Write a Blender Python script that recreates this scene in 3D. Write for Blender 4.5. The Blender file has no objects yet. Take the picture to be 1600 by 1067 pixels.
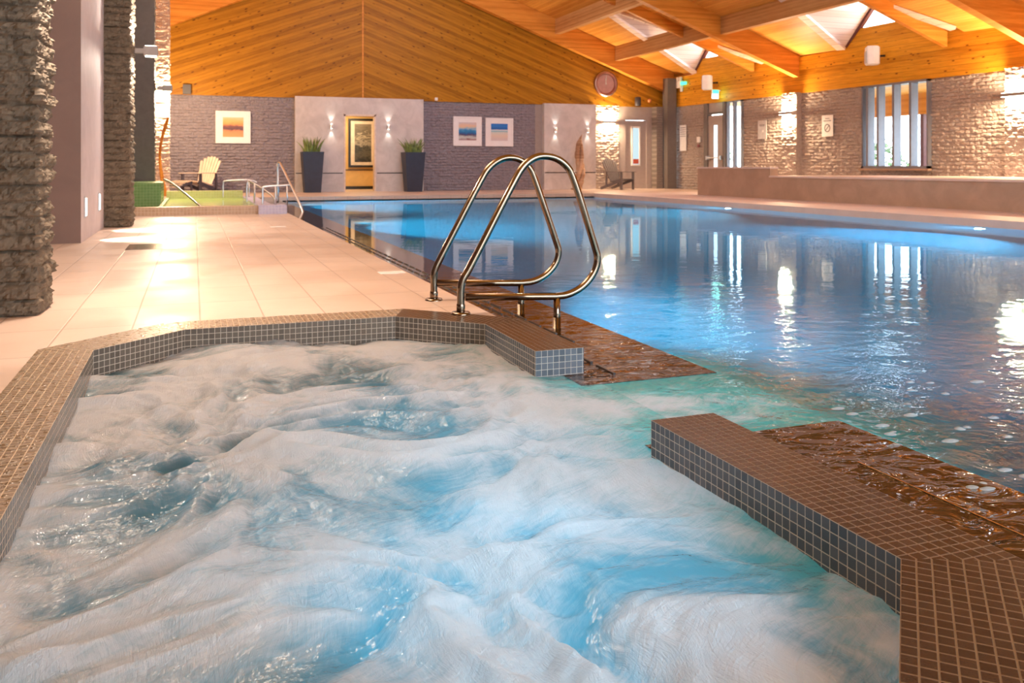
import bpy, bmesh, math, random
from mathutils import Vector, Matrix, noise
random.seed(7)
C = bpy.context.scene.collection
SC = bpy.context.scene
PI = math.pi
# ------------------------------------------------------------------ camera, world, exposure
YAW = math.radians(20.35)
cam_data = bpy.data.cameras.new('camera')
cam = bpy.data.objects.new('camera', cam_data); C.objects.link(cam)
cam.location = (0, 0, 0.75)
cam.rotation_euler = (PI/2, 0, -YAW)
cam_data.sensor_width = 36.0
cam_data.lens = 36.0*1340/1600
cam_data.shift_y = -(533.5-260)/1600
cam_data.clip_start = 0.05; cam_data.clip_end = 300
cam_data.dof.use_dof = True
cam_data.dof.focus_distance = 2.3
cam_data.dof.aperture_fstop = 9.0
SC.camera = cam
w = bpy.data.worlds.new('sky'); SC.world = w; w.use_nodes = True
bg = w.node_tree.nodes['Background']
bg.inputs[0].default_value = (0.86, 0.93, 1.0, 1); bg.inputs[1].default_value = 9.0
SC.view_settings.view_transform = 'Standard'; SC.view_settings.look = 'None'
SC.view_settings.gamma = 1.0; SC.view_settings.use_curve_mapping = False
SC.view_settings.exposure = 0.0
cy = SC.cycles
cy.use_denoising = True
cy.max_bounces = 9; cy.diffuse_bounces = 4; cy.glossy_bounces = 4; cy.transmission_bounces = 6; cy.transparent_max_bounces = 8
cy.caustics_reflective = False; cy.caustics_refractive = False
cy.sample_clamp_indirect = 6.0; cy.sample_clamp_direct = 0

def lamp(name, kind, loc, energy, col, size=1.0, size_y=None, aim=None, spot=None, blend=0.5):
    d = bpy.data.lights.new(name, kind); d.energy = energy; d.color = col
    if kind == 'AREA':
        d.size = size
        if size_y: d.shape = 'RECTANGLE'; d.size_y = size_y
    else: d.shadow_soft_size = size
    if kind == 'SPOT': d.spot_size = spot; d.spot_blend = blend
    o = bpy.data.objects.new(name, d); C.objects.link(o); o.location = loc
    if aim is not None:
        o.rotation_euler = (Vector(aim)-Vector(loc)).to_track_quat('-Z', 'Y').to_euler()
    return o
WARM = (1.0, 0.70, 0.42); WARMW = (1.0, 0.83, 0.68); COOL = (0.72, 0.84, 1.0); BLUE = (0.12, 0.55, 1.0)
# unseen fill lights added under the roof and behind the viewpoint
lamp('roof_fill_deck', 'AREA', (-0.1, 7.6, 4.4), 98, WARMW, 1.6, 5.0, (-0.1, 7.6, 0))
lamp('roof_fill_far_deck', 'AREA', (0.6, 15.5, 5.0), 165, (1.0, 0.80, 0.66), 1.6, 7.0, (0.6, 15.5, 0))
lamp('roof_fill_tub', 'AREA', (.1, 5.4, 3.2), 82, (1.0, 0.68, 0.47), 1.2, 1.2, (0.1, 3.0, 0))
lamp('roof_fill_pool', 'AREA', (7.5, 13.0, 6.0), 320, (0.95, 0.85, 0.85), 3, 9, (8, 14, 0))
lamp('roof_fill_far_wall', 'AREA', (6.5, 19.5, 6.2), 230, (.86, .86, 1.0), 6, 1.5, (6.5, 25.7, .6))
lamp('rear_fill', 'AREA', (4.6, -1.6, 2.6), 62, (.45, .70, 1.0), 4.0, 2.2, (1.2, 3.4, 0))

# ------------------------------------------------------------------ mesh helpers
def link(name, bm, mat=None, parent=None, smooth=False, mats=None):
    me = bpy.data.meshes.new(name)
    bm.normal_update()
    bm.to_mesh(me); bm.free()
    for m in (mats or ([mat] if mat else [])): me.materials.append(m)
    if smooth: me.polygons.foreach_set('use_smooth', [True]*len(me.polygons))
    o = bpy.data.objects.new(name, me); C.objects.link(o)
    if parent: o.parent = parent
    return o
def tag(o, label=None, cat=None, group=None, kind=None):
    if label: o['label'] = label
    if cat: o['category'] = cat
    if group: o['group'] = group
    if kind: o['kind'] = kind
    return o
def thing(name, label, cat, loc=(0, 0, 0), rz=0, group=None):
    o = bpy.data.objects.new(name, None); C.objects.link(o)
    o.empty_display_size = 0.1
    o.location = loc; o.rotation_euler = (0, 0, rz)
    return tag(o, label, cat, group)
def struct(name, bm, mat, label=None, cat='structure', smooth=False, mats=None, parent=None):
    o = link(name, bm, mat, parent, smooth, mats)
    if not parent:
        tag(o, label, cat, None, 'structure')
    return o
def copy_tree(o, parent=None):
    c = o.copy(); C.objects.link(c)
    if parent: c.parent = parent
    for ch in list(o.children): copy_tree(ch, c)
    return c
def B(): return bmesh.new()
def box(bm, x0, x1, y0, y1, z0, z1, M=None, mi=0):
    vs = [Vector((x, y, z)) for z in (z0, z1) for y in (y0, y1) for x in (x0, x1)]
    if M is not None: vs = [M @ v for v in vs]
    v = [bm.verts.new(p) for p in vs]
    for q in ((0, 2, 3, 1), (4, 5, 7, 6), (0, 1, 5, 4), (2, 6, 7, 3), (0, 4, 6, 2), (1, 3, 7, 5)):
        f = bm.faces.new([v[i] for i in q]); f.material_index = mi
    return v
def bar(bm, p, q, wd, dp, up=(0, 0, 1)):
    """a rectangular bar from p to q, wd across, dp along up"""
    p = Vector(p); q = Vector(q); d = (q-p); L = d.length; d.normalize()
    s = d.cross(Vector(up)).normalized(); u = s.cross(d)
    M = Matrix(((s.x, d.x, u.x, p.x), (s.y, d.y, u.y, p.y), (s.z, d.z, u.z, p.z), (0, 0, 0, 1)))
    box(bm, -wd/2, wd/2, 0, L, -dp/2, dp/2, M)
def quad(bm, pts, uvs=None):
    v = [bm.verts.new(p) for p in pts]; f = bm.faces.new(v)
    if uvs:
        l = bm.loops.layers.uv.verify()
        for lp, uv in zip(f.loops, uvs): lp[l].uv = uv
    return f
def tube(bm, pts, r, n=12, radii=None, cap=True):
    pts = [Vector(p) for p in pts]; rings = []
    up = Vector((0, 0, 1)); prev = None
    for i, p in enumerate(pts):
        t = (pts[min(i+1, len(pts)-1)]-pts[max(i-1, 0)]).normalized()
        if prev is None:
            a = t.orthogonal().normalized()
        else:
            a = (prev - t*prev.dot(t)).normalized()
        prev = a; b = t.cross(a)
        rr = radii[i] if radii else r
        rings.append([bm.verts.new(p+rr*(a*math.cos(2*PI*k/n)+b*math.sin(2*PI*k/n))) for k in range(n)])
    for i in range(len(rings)-1):
        for k in range(n):
            bm.faces.new((rings[i][k], rings[i][(k+1) % n], rings[i+1][(k+1) % n], rings[i+1][k]))
    if cap:
        bm.faces.new(rings[0][::-1]); bm.faces.new(rings[-1])
def lathe(bm, prof, n=24, c=(0, 0, 0), M=None, close=True):
    rings = []
    for r, z in prof:
        ring = []
        for k in range(n):
            p = Vector((c[0]+r*math.cos(2*PI*k/n), c[1]+r*math.sin(2*PI*k/n), c[2]+z))
            if M is not None: p = M @ p
            ring.append(bm.verts.new(p))
        rings.append(ring)
    for i in range(len(rings)-1):
        for k in range(n):
            bm.faces.new((rings[i][k], rings[i][(k+1) % n], rings[i+1][(k+1) % n], rings[i+1][k]))
    if close:
        bm.faces.new(rings[0][::-1]); bm.faces.new(rings[-1])
def smooth_path(pts, it=3):
    pts = [Vector(p) for p in pts]
    for _ in range(it):
        q = [pts[0]]
        for a, b in zip(pts, pts[1:]):
            q += [a.lerp(b, .25), a.lerp(b, .75)]
        q.append(pts[-1]); pts = q
    return pts
def prism(bm, poly, z0, z1):
    a = [bm.verts.new((x, y, z0)) for x, y in poly]; b = [bm.verts.new((x, y, z1)) for x, y in poly]
    bm.faces.new(a[::-1]); bm.faces.new(b)
    n = len(poly)
    for i in range(n): bm.faces.new((a[i], a[(i+1) % n], b[(i+1) % n], b[i]))

# ------------------------------------------------------------------ material helpers
class N:
    def __init__(s, name):
        s.m = bpy.data.materials.new(name); s.m.use_nodes = True
        s.t = s.m.node_tree; s.t.nodes.clear()
        s.out = s.t.nodes.new('ShaderNodeOutputMaterial')
    def n(s, typ, **kw):
        nd = s.t.nodes.new('ShaderNode'+typ)
        for k, v in kw.items():
            if k.startswith('i_'): nd.inputs[k[2:].replace('_', ' ')].default_value = v
            else: setattr(nd, k, v)
        return nd
    def l(s, a, b): s.t.links.new(a, b)
    def set(s, sock, v):
        if isinstance(v, bpy.types.NodeSocket): s.l(v, sock)
        else: sock.default_value = v
    def math(s, op, a, b=0.0, c=None, clamp=False):
        nd = s.n('Math', operation=op, use_clamp=clamp)
        s.set(nd.inputs[0], a); s.set(nd.inputs[1], b)
        if c is not None: s.set(nd.inputs[2], c)
        return nd.outputs[0]
    def pos(s):
        g = s.n('TexCoord'); return g.outputs['Object']
    def xyz(s, v):
        nd = s.n('SeparateXYZ'); s.l(v, nd.inputs[0]); return nd.outputs
    def comb(s, x, y, z):
        nd = s.n('CombineXYZ')
        for i, v in enumerate((x, y, z)): s.set(nd.inputs[i], v)
        return nd.outputs[0]
    def noise(s, vec, scale=5, detail=3, rough=.5, dist=0, out='Fac'):
        nd = s.n('TexNoise'); s.l(vec, nd.inputs['Vector'])
        nd.inputs['Scale'].default_value = scale; nd.inputs['Detail'].default_value = detail
        nd.inputs['Roughness'].default_value = rough; nd.inputs['Distortion'].default_value = dist
        return nd.outputs[out]
    def ramp(s, fac, *st):
        nd = s.n('ValToRGB'); s.l(fac, nd.inputs[0]); e = nd.color_ramp.elements
        while len(e) < len(st): e.new(0.5)
        for el, (p, c) in zip(e, st):
            el.position = p
            el.color = (c, c, c, 1) if not isinstance(c, tuple) else (c+(1,))[:4]
        return nd.outputs[0]
    def mr(s, v, a, b, c=0.0, d=1.0, smooth=True):
        nd = s.n('MapRange'); nd.interpolation_type = 'SMOOTHSTEP' if smooth else 'LINEAR'
        s.set(nd.inputs[0], v)
        for i, x in enumerate((a, b, c, d)): s.set(nd.inputs[i+1], x)
        return nd.outputs[0]
    def mix(s, f, a, b, blend='MIX'):
        nd = s.n('Mix', data_type='RGBA', blend_type=blend)
        s.set(nd.inputs[0], f)
        for i, v in ((6, a), (7, b)):
            if isinstance(v, tuple): v = (v+(1,))[:4]
            s.set(nd.inputs[i], v)
        return nd.outputs[2]
    def bump(s, h, strength=.5, dist=.01, normal=None):
        nd = s.n('Bump'); nd.inputs['Strength'].default_value = strength if not isinstance(strength, bpy.types.NodeSocket) else 1
        if isinstance(strength, bpy.types.NodeSocket): s.l(strength, nd.inputs['Strength'])
        nd.inputs['Distance'].default_value = dist; s.l(h, nd.inputs['Height'])
        if normal is not None: s.l(normal, nd.inputs['Normal'])
        return nd.outputs[0]
    def pbr(s, col, rough=.5, metal=0, normal=None, spec=.5, em=None, es=0, final=True):
        nd = s.n('BsdfPrincipled')
        if isinstance(col, tuple): col = (col+(1,))[:4]
        s.set(nd.inputs['Base Color'], col); s.set(nd.inputs['Roughness'], rough); s.set(nd.inputs['Metallic'], metal)
        nd.inputs['Specular IOR Level'].default_value = spec
        if normal is not None: s.l(normal, nd.inputs['Normal'])
        if em: nd.inputs['Emission Color'].default_value = (em+(1,))[:4]; nd.inputs['Emission Strength'].default_value = es
        if final: s.l(nd.outputs[0], s.out.inputs[0])
        return nd.outputs[0]
def plain(name, col, rough=.5, metal=0, em=None, es=0, var=.08, spec=.5):
    k = N(name); nz = k.noise(k.pos(), 9, 3)
    c = k.mix(k.mr(nz, .3, .7), tuple(max(0, x*(1-var)) for x in col), tuple(min(1, x*(1+var)) for x in col))
    k.pbr(c, rough, metal, em=em, es=es, spec=spec); return k.m
def emit(name, col, st):
    k = N(name); e = k.n('Emission'); e.inputs[0].default_value = col+(1,); e.inputs[1].default_value = st
    k.l(e.outputs[0], k.out.inputs[0]); return k.m

def wood(name, light, dark, mode, bw=.11, knots=True, rough=.45, x0=4.76, slope=.37, groove=.6):
    k = N(name); x, y, z = k.xyz(k.pos())
    if mode == 'gable':
        ax = k.math('ABSOLUTE', k.math('SUBTRACT', x, x0)); v = k.math('ADD', z, k.math('MULTIPLY', ax, slope)); al = x
    elif mode == 'right': v, al = z, y
    elif mode == 'roof': v, al = x, y
    elif mode == 'alongx': v, al = z, x
    else: v, al = x, y
    vb = k.math('DIVIDE', v, bw); fl = k.math('FLOOR', vb); fr = k.math('FRACT', vb)
    wn = k.n('TexWhiteNoise', noise_dimensions='1D'); k.l(fl, wn.inputs['W'])
    gv = k.comb(k.math('MULTIPLY', al, .8), k.math('ADD', k.math('MULTIPLY', v, 9), k.math('MULTIPLY', wn.outputs[0], 40)), k.math('MULTIPLY', wn.outputs[0], 9))
    g = k.noise(gv, 2.2, 5, .6, .6)
    f = k.math('ADD', k.math('MULTIPLY', g, .75), k.math('MULTIPLY', wn.outputs[0], .35))
    col = k.mix(k.mr(f, .25, .85), light, dark)
    if knots:
        vo = k.n('TexVoronoi', feature='F1'); vo.inputs['Scale'].default_value = 1
        k.l(k.comb(k.math('MULTIPLY', al, 4.2), k.math('MULTIPLY', v, 9.5), k.math('MULTIPLY', fl, 0.37)), vo.inputs['Vector'])
        kn = k.mr(vo.outputs['Distance'], .10, .24, 1, 0)
        wn2 = k.n('TexWhiteNoise', noise_dimensions='3D'); k.l(vo.outputs['Color'], wn2.inputs[0])
        kn = k.math('MULTIPLY', kn, k.mr(wn2.outputs[0], .25, .5, 0, .9))
        col = k.mix(kn, col, (dark[0]*.35, dark[1]*.22, dark[2]*.15))
    gm = k.math('MINIMUM', fr, k.math('SUBTRACT', 1, fr)); gr = k.mr(gm, .0, .06, groove, 0)
    col = k.mix(gr, col, (dark[0]*.4, dark[1]*.3, dark[2]*.2))
    nrm = k.bump(k.math('SUBTRACT', k.math('MULTIPLY', g, .15), gr), .6, .006)
    k.pbr(col, rough, 0, nrm, spec=.18); return k.m

def brick(name, col, axis='x', bw=.215, bh=.08, depth=.03, rough=.75, dark=.45):
    """rough split-face brick painted one colour"""
    k = N(name); x, y, z = k.xyz(k.pos()); al = {'x': x, 'y': y}[axis]
    wob = k.noise(k.pos(), 6, 2)
    v = k.comb(al, k.math('ADD', z, k.math('MULTIPLY', wob, .012)), 0.0)
    br = k.n('TexBrick', offset=.5); k.l(v, br.inputs['Vector'])
    br.inputs['Scale'].default_value = 1; br.inputs['Mortar Size'].default_value = .008; br.inputs['Mortar Smooth'].default_value = .9
    br.inputs['Brick Width'].default_value = bw; br.inputs['Row Height'].default_value = bh
    br.inputs['Color1'].default_value = (.2, .2, .2, 1); br.inputs['Color2'].default_value = (1, 1, 1, 1)
    n1 = k.noise(k.comb(k.math('MULTIPLY', x, 1), k.math('MULTIPLY', y, 1), k.math('MULTIPLY', z, 1.8)), 13, 4, .6, .6)
    n2 = k.noise(k.pos(), 45, 3, .6)
    # every course leans out towards its lower edge
    fz = k.math('FRACT', k.math('DIVIDE', z, bh))
    h = k.math('ADD', k.math('MULTIPLY', n1, 1.3), k.math('MULTIPLY', n2, .3))
    h = k.math('ADD', h, k.math('MULTIPLY', br.outputs['Color'], .35))
    h = k.math('SUBTRACT', h, k.math('MULTIPLY', br.outputs['Fac'], 1.0))
    c = k.mix(k.mr(br.outputs['Fac'], 0, 1), col, tuple(q*dark for q in col))
    c = k.mix(k.mr(n2, .3, .75), c, tuple(min(1, q*1.15) for q in col))
    k.pbr(c, rough, 0, k.bump(h, 1.0, depth)); return k.m

def mosaic(name, c1, c2, grout, pitch=.0255, gw=.07, rough=.22, wet=0.0, px=None):
    k = N(name); tc = k.n('TexCoord'); u, v, _ = k.xyz(tc.outputs['UV'])
    px = px or pitch
    a = k.math('DIVIDE', u, px); b = k.math('DIVIDE', v, pitch)
    def edge(q):
        f = k.math('FRACT', q); return k.math('MINIMUM', f, k.math('SUBTRACT', 1, f))
    e = k.math('MINIMUM', edge(a), edge(b))
    g = k.mr(e, gw*.55, gw, 1, 0)
    wn = k.n('TexWhiteNoise', noise_dimensions='3D'); k.l(k.comb(k.math('FLOOR', a), k.math('FLOOR', b), 0.0), wn.inputs[0])
    f = k.math('ADD', k.math('MULTIPLY', wn.outputs[0], .8), k.math('MULTIPLY', k.noise(k.pos(), 60, 3), .3))
    col = k.mix(g, k.mix(f, c1, c2), grout)
    sp = k.noise(k.pos(), 260, 2)
    hh = k.math('ADD', k.math('MULTIPLY', g, -1), k.math('MULTIPLY', k.math('SUBTRACT', wn.outputs[0], .5), .25))
    hh = k.math('ADD', hh, k.math('MULTIPLY', sp, .18))
    ro = k.mix(g, (rough,)*3, (.6,)*3)
    if wet:
        wn2 = k.noise(k.pos(), 45, 3); ws = k.math('MULTIPLY', k.mr(wn2, .5, .62), wet)
        ro = k.mix(ws, ro, (.05,)*3)
        hh = k.math('ADD', hh, k.math('MULTIPLY', ws, 1.2))
    k.pbr(col, ro, 0, k.bump(hh, .7, .0025), spec=.32); return k.m

def wet_ledge(name, c1, c2, grout, pitch, gw, rough):
    k = N(name); tc = k.n('TexCoord'); u, v, _ = k.xyz(tc.outputs['UV']); x, y, z = k.xyz(k.pos())
    def edge(q):
        f = k.math('FRACT', k.math('DIVIDE', q, .10)); return k.math('MINIMUM', f, k.math('SUBTRACT', 1, f))
    g = k.mr(k.math('MINIMUM', edge(u), edge(v)), .02, .04, .6, 0)
    col = k.mix(g, k.mix(k.noise(k.pos(), 9, 4), c1, c2), (c1[0]*.5, c1[1]*.5, c1[2]*.5))
    dist = k.math('SQRT', k.math('ADD', k.math('POWER', k.math('SUBTRACT', x, 1.8), 2), k.math('POWER', k.math('SUBTRACT', y, 2.5), 2)))
    near = k.math('POWER', 2.718, k.math('MULTIPLY', dist, -1.1))
    h = k.math('ADD', k.math('MULTIPLY', k.noise(k.comb(k.math('MULTIPLY', x, 1.6), k.math('MULTIPLY', y, 2.4), 0.0), 4.5, 3, .45, 1.2), k.math('MULTIPLY', near, .075)), k.math('MULTIPLY', k.noise(k.pos(), 3, 2), .0008))
    k.pbr(col, .05, 0, k.bump(h, 1.0, 1.0), spec=.5); return k.m

def stone(name, col, rough=.5, sc=3.0, var=.12, grid=None, axis='x'):
    k = N(name); p = k.pos(); n1 = k.noise(p, sc, 6, .65, .8); n2 = k.noise(p, sc*14, 3)
    c = k.mix(k.mr(n1, .3, .7), tuple(q*(1-var) for q in col), tuple(min(1, q*(1+var)) for q in col))
    k.pbr(c, rough, 0, k.bump(n2, .15, .004)); return k.m

def deck_mat():
    k = N('deck_tile'); p = k.pos(); x, y, z = k.xyz(p)
    a = k.math('DIVIDE', k.math('SUBTRACT', x, .03), .3); b = k.math('DIVIDE', k.math('SUBTRACT', y, .22), .6)
    def edge(q, wd):
        f = k.math('FRACT', q); m = k.math('MINIMUM', f, k.math('SUBTRACT', 1, f)); return k.mr(m, wd*.4, wd, 1, 0)
    g = k.math('MAXIMUM', edge(a, .018), edge(b, .010))
    wn = k.n('TexWhiteNoise', noise_dimensions='3D'); k.l(k.comb(k.math('FLOOR', a), k.math('FLOOR', b), 0.0), wn.inputs[0])
    n1 = k.noise(p, 2.5, 5, .6)
    col = k.mix(k.math('ADD', k.math('MULTIPLY', wn.outputs[0], .5), k.math('MULTIPLY', n1, .5)), (.52, .40, .33), (.61, .48, .40))
    st = k.mr(k.noise(k.comb(k.math('MULTIPLY', x, 1.5), k.math('MULTIPLY', y, 3.5), 0.0), 2.6, 4, .6, .5), .58, .75, 0, .32)
    near = k.mr(edge(b, .12), 0, 1)
    col = k.mix(k.math('MULTIPLY', st, k.math('ADD', .45, near)), col, (.30, .20, .15))
    col = k.mix(k.math('MULTIPLY', g, .85), col, (.33, .24, .19))
    ro = k.mr(k.noise(p, 1.3, 4), .35, .7, .30, .55)
    k.pbr(col, ro, 0, k.bump(k.math('MULTIPLY', g, -1), .35, .003)); return k.m

def foam_mat(name, pool=False):
    """churned water: white bubbles where dense, clear coloured water where thin"""
    k = N(name); p = k.pos(); x, y, z = k.xyz(p)
    wv = k.n('TexNoise'); k.l(p, wv.inputs['Vector']); wv.inputs['Scale'].default_value = 2.2; wv.inputs['Detail'].default_value = 2
    off = k.n('VectorMath', operation='MULTIPLY_ADD'); k.l(wv.outputs['Color'], off.inputs[0]); off.inputs[1].default_value = (.26, .26, .2); k.l(p, off.inputs[2])
    q = off.outputs[0]; qx, qy, qz = k.xyz(q)
    # hair-fine strands drawn out along the flow
    s1 = k.noise(k.comb(k.math('MULTIPLY', k.math('ADD', qx, k.math('MULTIPLY', qy, .5)), 10), k.math('MULTIPLY', k.math('SUBTRACT', qy, k.math('MULTIPLY', qx, .5)), 75), qz), 1, 5, .65, .8)
    s2 = k.noise(k.comb(k.math('MULTIPLY', qx, 160), k.math('MULTIPLY', qy, 28), qz), 1, 4, .65, 1.2)
    m1 = k.noise(q, 2.1, 6, .6, .6)
    dens = k.math('ADD', k.math('MULTIPLY', m1, .8), k.math('ADD', k.math('MULTIPLY', s1, .16), k.math('MULTIPLY', s2, .06)))
    # crests carry more foam than troughs
    dens = k.math('ADD', dens, k.math('MULTIPLY', k.math('ADD', z, .11), 2.6 if not pool else 0.0))
    lo = .36
    # foam thins away from the jets, through the gap and out over the pool
    dx = k.math('SUBTRACT', x, 1.35); dy = k.math('SUBTRACT', y, 2.72)
    if pool:
        r = k.math('SQRT', k.math('ADD', k.math('MULTIPLY', dx, dx), k.math('MULTIPLY', k.math('MULTIPLY', dy, dy), 3.0)))
        dens = k.math('SUBTRACT', dens, k.mr(r, .30, 1.5, .0, .5, False))
        fac = k.mr(dens, .37, .60, 0.02, .97)
    else:
        dens = k.math('SUBTRACT', dens, k.mr(dx, -.15, .5, .0, .14, False))
        fac = k.mr(dens, .37, .60, .06, .97)
    hb = k.math('ADD', k.math('MULTIPLY', s1, .6), k.math('MULTIPLY', s2, .5))
    nf = k.bump(hb, .75, .012)
    df = k.n('BsdfDiffuse'); df.inputs[0].default_value = (.62, .61, .61, 1); k.l(nf, df.inputs['Normal'])
    tr = k.n('BsdfTranslucent'); tr.inputs[0].default_value = (.32, .62, .78, 1); k.l(nf, tr.inputs['Normal'])
    ms = k.n('MixShader'); ms.inputs[0].default_value = .36; k.l(df.outputs[0], ms.inputs[1]); k.l(tr.outputs[0], ms.inputs[2])
    gl0 = k.n('BsdfGlossy'); gl0.inputs['Roughness'].default_value = .22; gl0.inputs[0].default_value = (1, 1, 1, 1); k.l(k.bump(hb, 1.0, .02), gl0.inputs['Normal'])
    ms2 = k.n('MixShader'); ms2.inputs[0].default_value = .07; k.l(ms.outputs[0], ms2.inputs[1]); k.l(gl0.outputs[0], ms2.inputs[2])
    return k, ms2.outputs[0], fac, q

def turbid(k, d=(.05, .14, .17), t=(.10, .42, .58)):
    """water full of fine bubbles: scatters light from above and glows with the lamps below"""
    a = k.n('BsdfDiffuse'); a.inputs[0].default_value = d+(1,)
    b = k.n('BsdfTranslucent'); b.inputs[0].default_value = t+(1,)
    m = k.n('MixShader'); m.inputs[0].default_value = .5; k.l(a.outputs[0], m.inputs[1]); k.l(b.outputs[0], m.inputs[2])
    return m.outputs[0]
def tub_water():
    k, foam, fac, q = foam_mat('churning_tub_water')
    nw = k.bump(k.noise(q, 14, 4, .55), .6, .03)
    fr = k.n('Fresnel'); fr.inputs[0].default_value = 1.33; k.l(nw, fr.inputs['Normal'])
    gl = k.n('BsdfGlossy'); gl.inputs['Roughness'].default_value = .06; k.l(nw, gl.inputs['Normal'])
    t1, t2 = turbid(k), turbid(k, (.03, .30, .27), (.02, .55, .55))
    tx, ty, tz = k.xyz(k.pos()); tm_ = k.n('MixShader'); k.l(k.mr(tx, .95, 1.5), tm_.inputs[0]); k.l(t1, tm_.inputs[1]); k.l(t2, tm_.inputs[2]); tp = tm_.outputs[0]
    m = k.n('MixShader'); k.l(fr.outputs[0], m.inputs[0]); k.l(tp, m.inputs[1]); k.l(gl.outputs[0], m.inputs[2])
    o = k.n('MixShader'); k.l(fac, o.inputs[0]); k.l(m.outputs[0], o.inputs[1]); k.l(foam, o.inputs[2])
    k.l(o.outputs[0], k.out.inputs[0]); return k.m

def pool_water():
    k, foam, fac, q = foam_mat('clear_pool_water', True)
    p = k.pos(); x, y, z = k.xyz(p)
    # waves are strongest by the whirlpool gap and calm down with distance
    dist = k.math('SQRT', k.math('ADD', k.math('POWER', k.math('SUBTRACT', x, 1.8), 2), k.math('POWER', k.math('SUBTRACT', y, 2.5), 2)))
    near = k.math('POWER', 2.718, k.math('MULTIPLY', dist, -.75))
    big = k.noise(k.comb(x, y, 0.0), 5.5, 4, .55, 1.2)
    mid = k.noise(k.comb(k.math('ADD', x, k.math('MULTIPLY', y, .3)), k.math('MULTIPLY', y, 1.6), 3.0), 2.0, 2, .5, .6)
    fine = k.noise(p, 26, 2, .5)
    h = k.math('ADD', k.math('MULTIPLY', big, k.math('MULTIPLY', near, .016)), k.math('MULTIPLY', mid, k.math('ADD', .0011, k.math('MULTIPLY', near, .03))))
    h = k.math('ADD', h, k.math('MULTIPLY', fine, k.math('MULTIPLY', near, .0035)))
    nw = k.bump(h, 1.0, 1.0)
    gs = k.n('BsdfGlass'); gs.inputs['IOR'].default_value = 1.33; gs.inputs['Roughness'].default_value = .012
    gs.inputs[0].default_value = (.72, .93, 1, 1); k.l(nw, gs.inputs['Normal'])
    tb = turbid(k, (.03, .30, .27), (.02, .55, .55))
    g2 = k.n('BsdfGlossy'); g2.inputs['Roughness'].default_value = .03; k.l(nw, g2.inputs['Normal'])
    fr = k.n('Fresnel'); fr.inputs[0].default_value = 1.33; k.l(nw, fr.inputs['Normal'])
    tm = k.n('MixShader'); k.l(fr.outputs[0], tm.inputs[0]); k.l(tb, tm.inputs[1]); k.l(g2.outputs[0], tm.inputs[2])
    dx = k.math('MAXIMUM', k.math('SUBTRACT', x, 1.9), 0); dy = k.math('MAXIMUM', k.math('SUBTRACT', k.math('ABSOLUTE', k.math('SUBTRACT', y, 2.72)), .42), 0)
    rt = k.math('SQRT', k.math('ADD', k.math('MULTIPLY', dx, dx), k.math('MULTIPLY', dy, dy)))
    bm_ = k.n('MixShader'); k.l(k.mr(rt, .0, .75, 1.0, 0), bm_.inputs[0]); k.l(gs.outputs[0], bm_.inputs[1]); k.l(tm.outputs[0], bm_.inputs[2])
    o = k.n('MixShader'); k.l(fac, o.inputs[0]); k.l(bm_.outputs[0], o.inputs[1]); k.l(foam, o.inputs[2])
    k.l(o.outputs[0], k.out.inputs[0]); return k.m

def glass_mat():
    k = N('window_glass'); t = k.n('BsdfTransparent'); t.inputs[0].default_value = (.95, .97, .98, 1)
    g = k.n('BsdfGlossy'); g.inputs['Roughness'].default_value = .02
    lw = k.n('LayerWeight'); lw.inputs[0].default_value = .5
    fr = k.math('ADD', .04, k.math('MULTIPLY', k.math('POWER', lw.outputs['Facing'], 5), .8))
    m = k.n('MixShader'); k.l(fr, m.inputs[0]); k.l(t.outputs[0], m.inputs[1]); k.l(g.outputs[0], m.inputs[2])
    k.l(m.outputs[0], k.out.inputs[0]); return k.m

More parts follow.
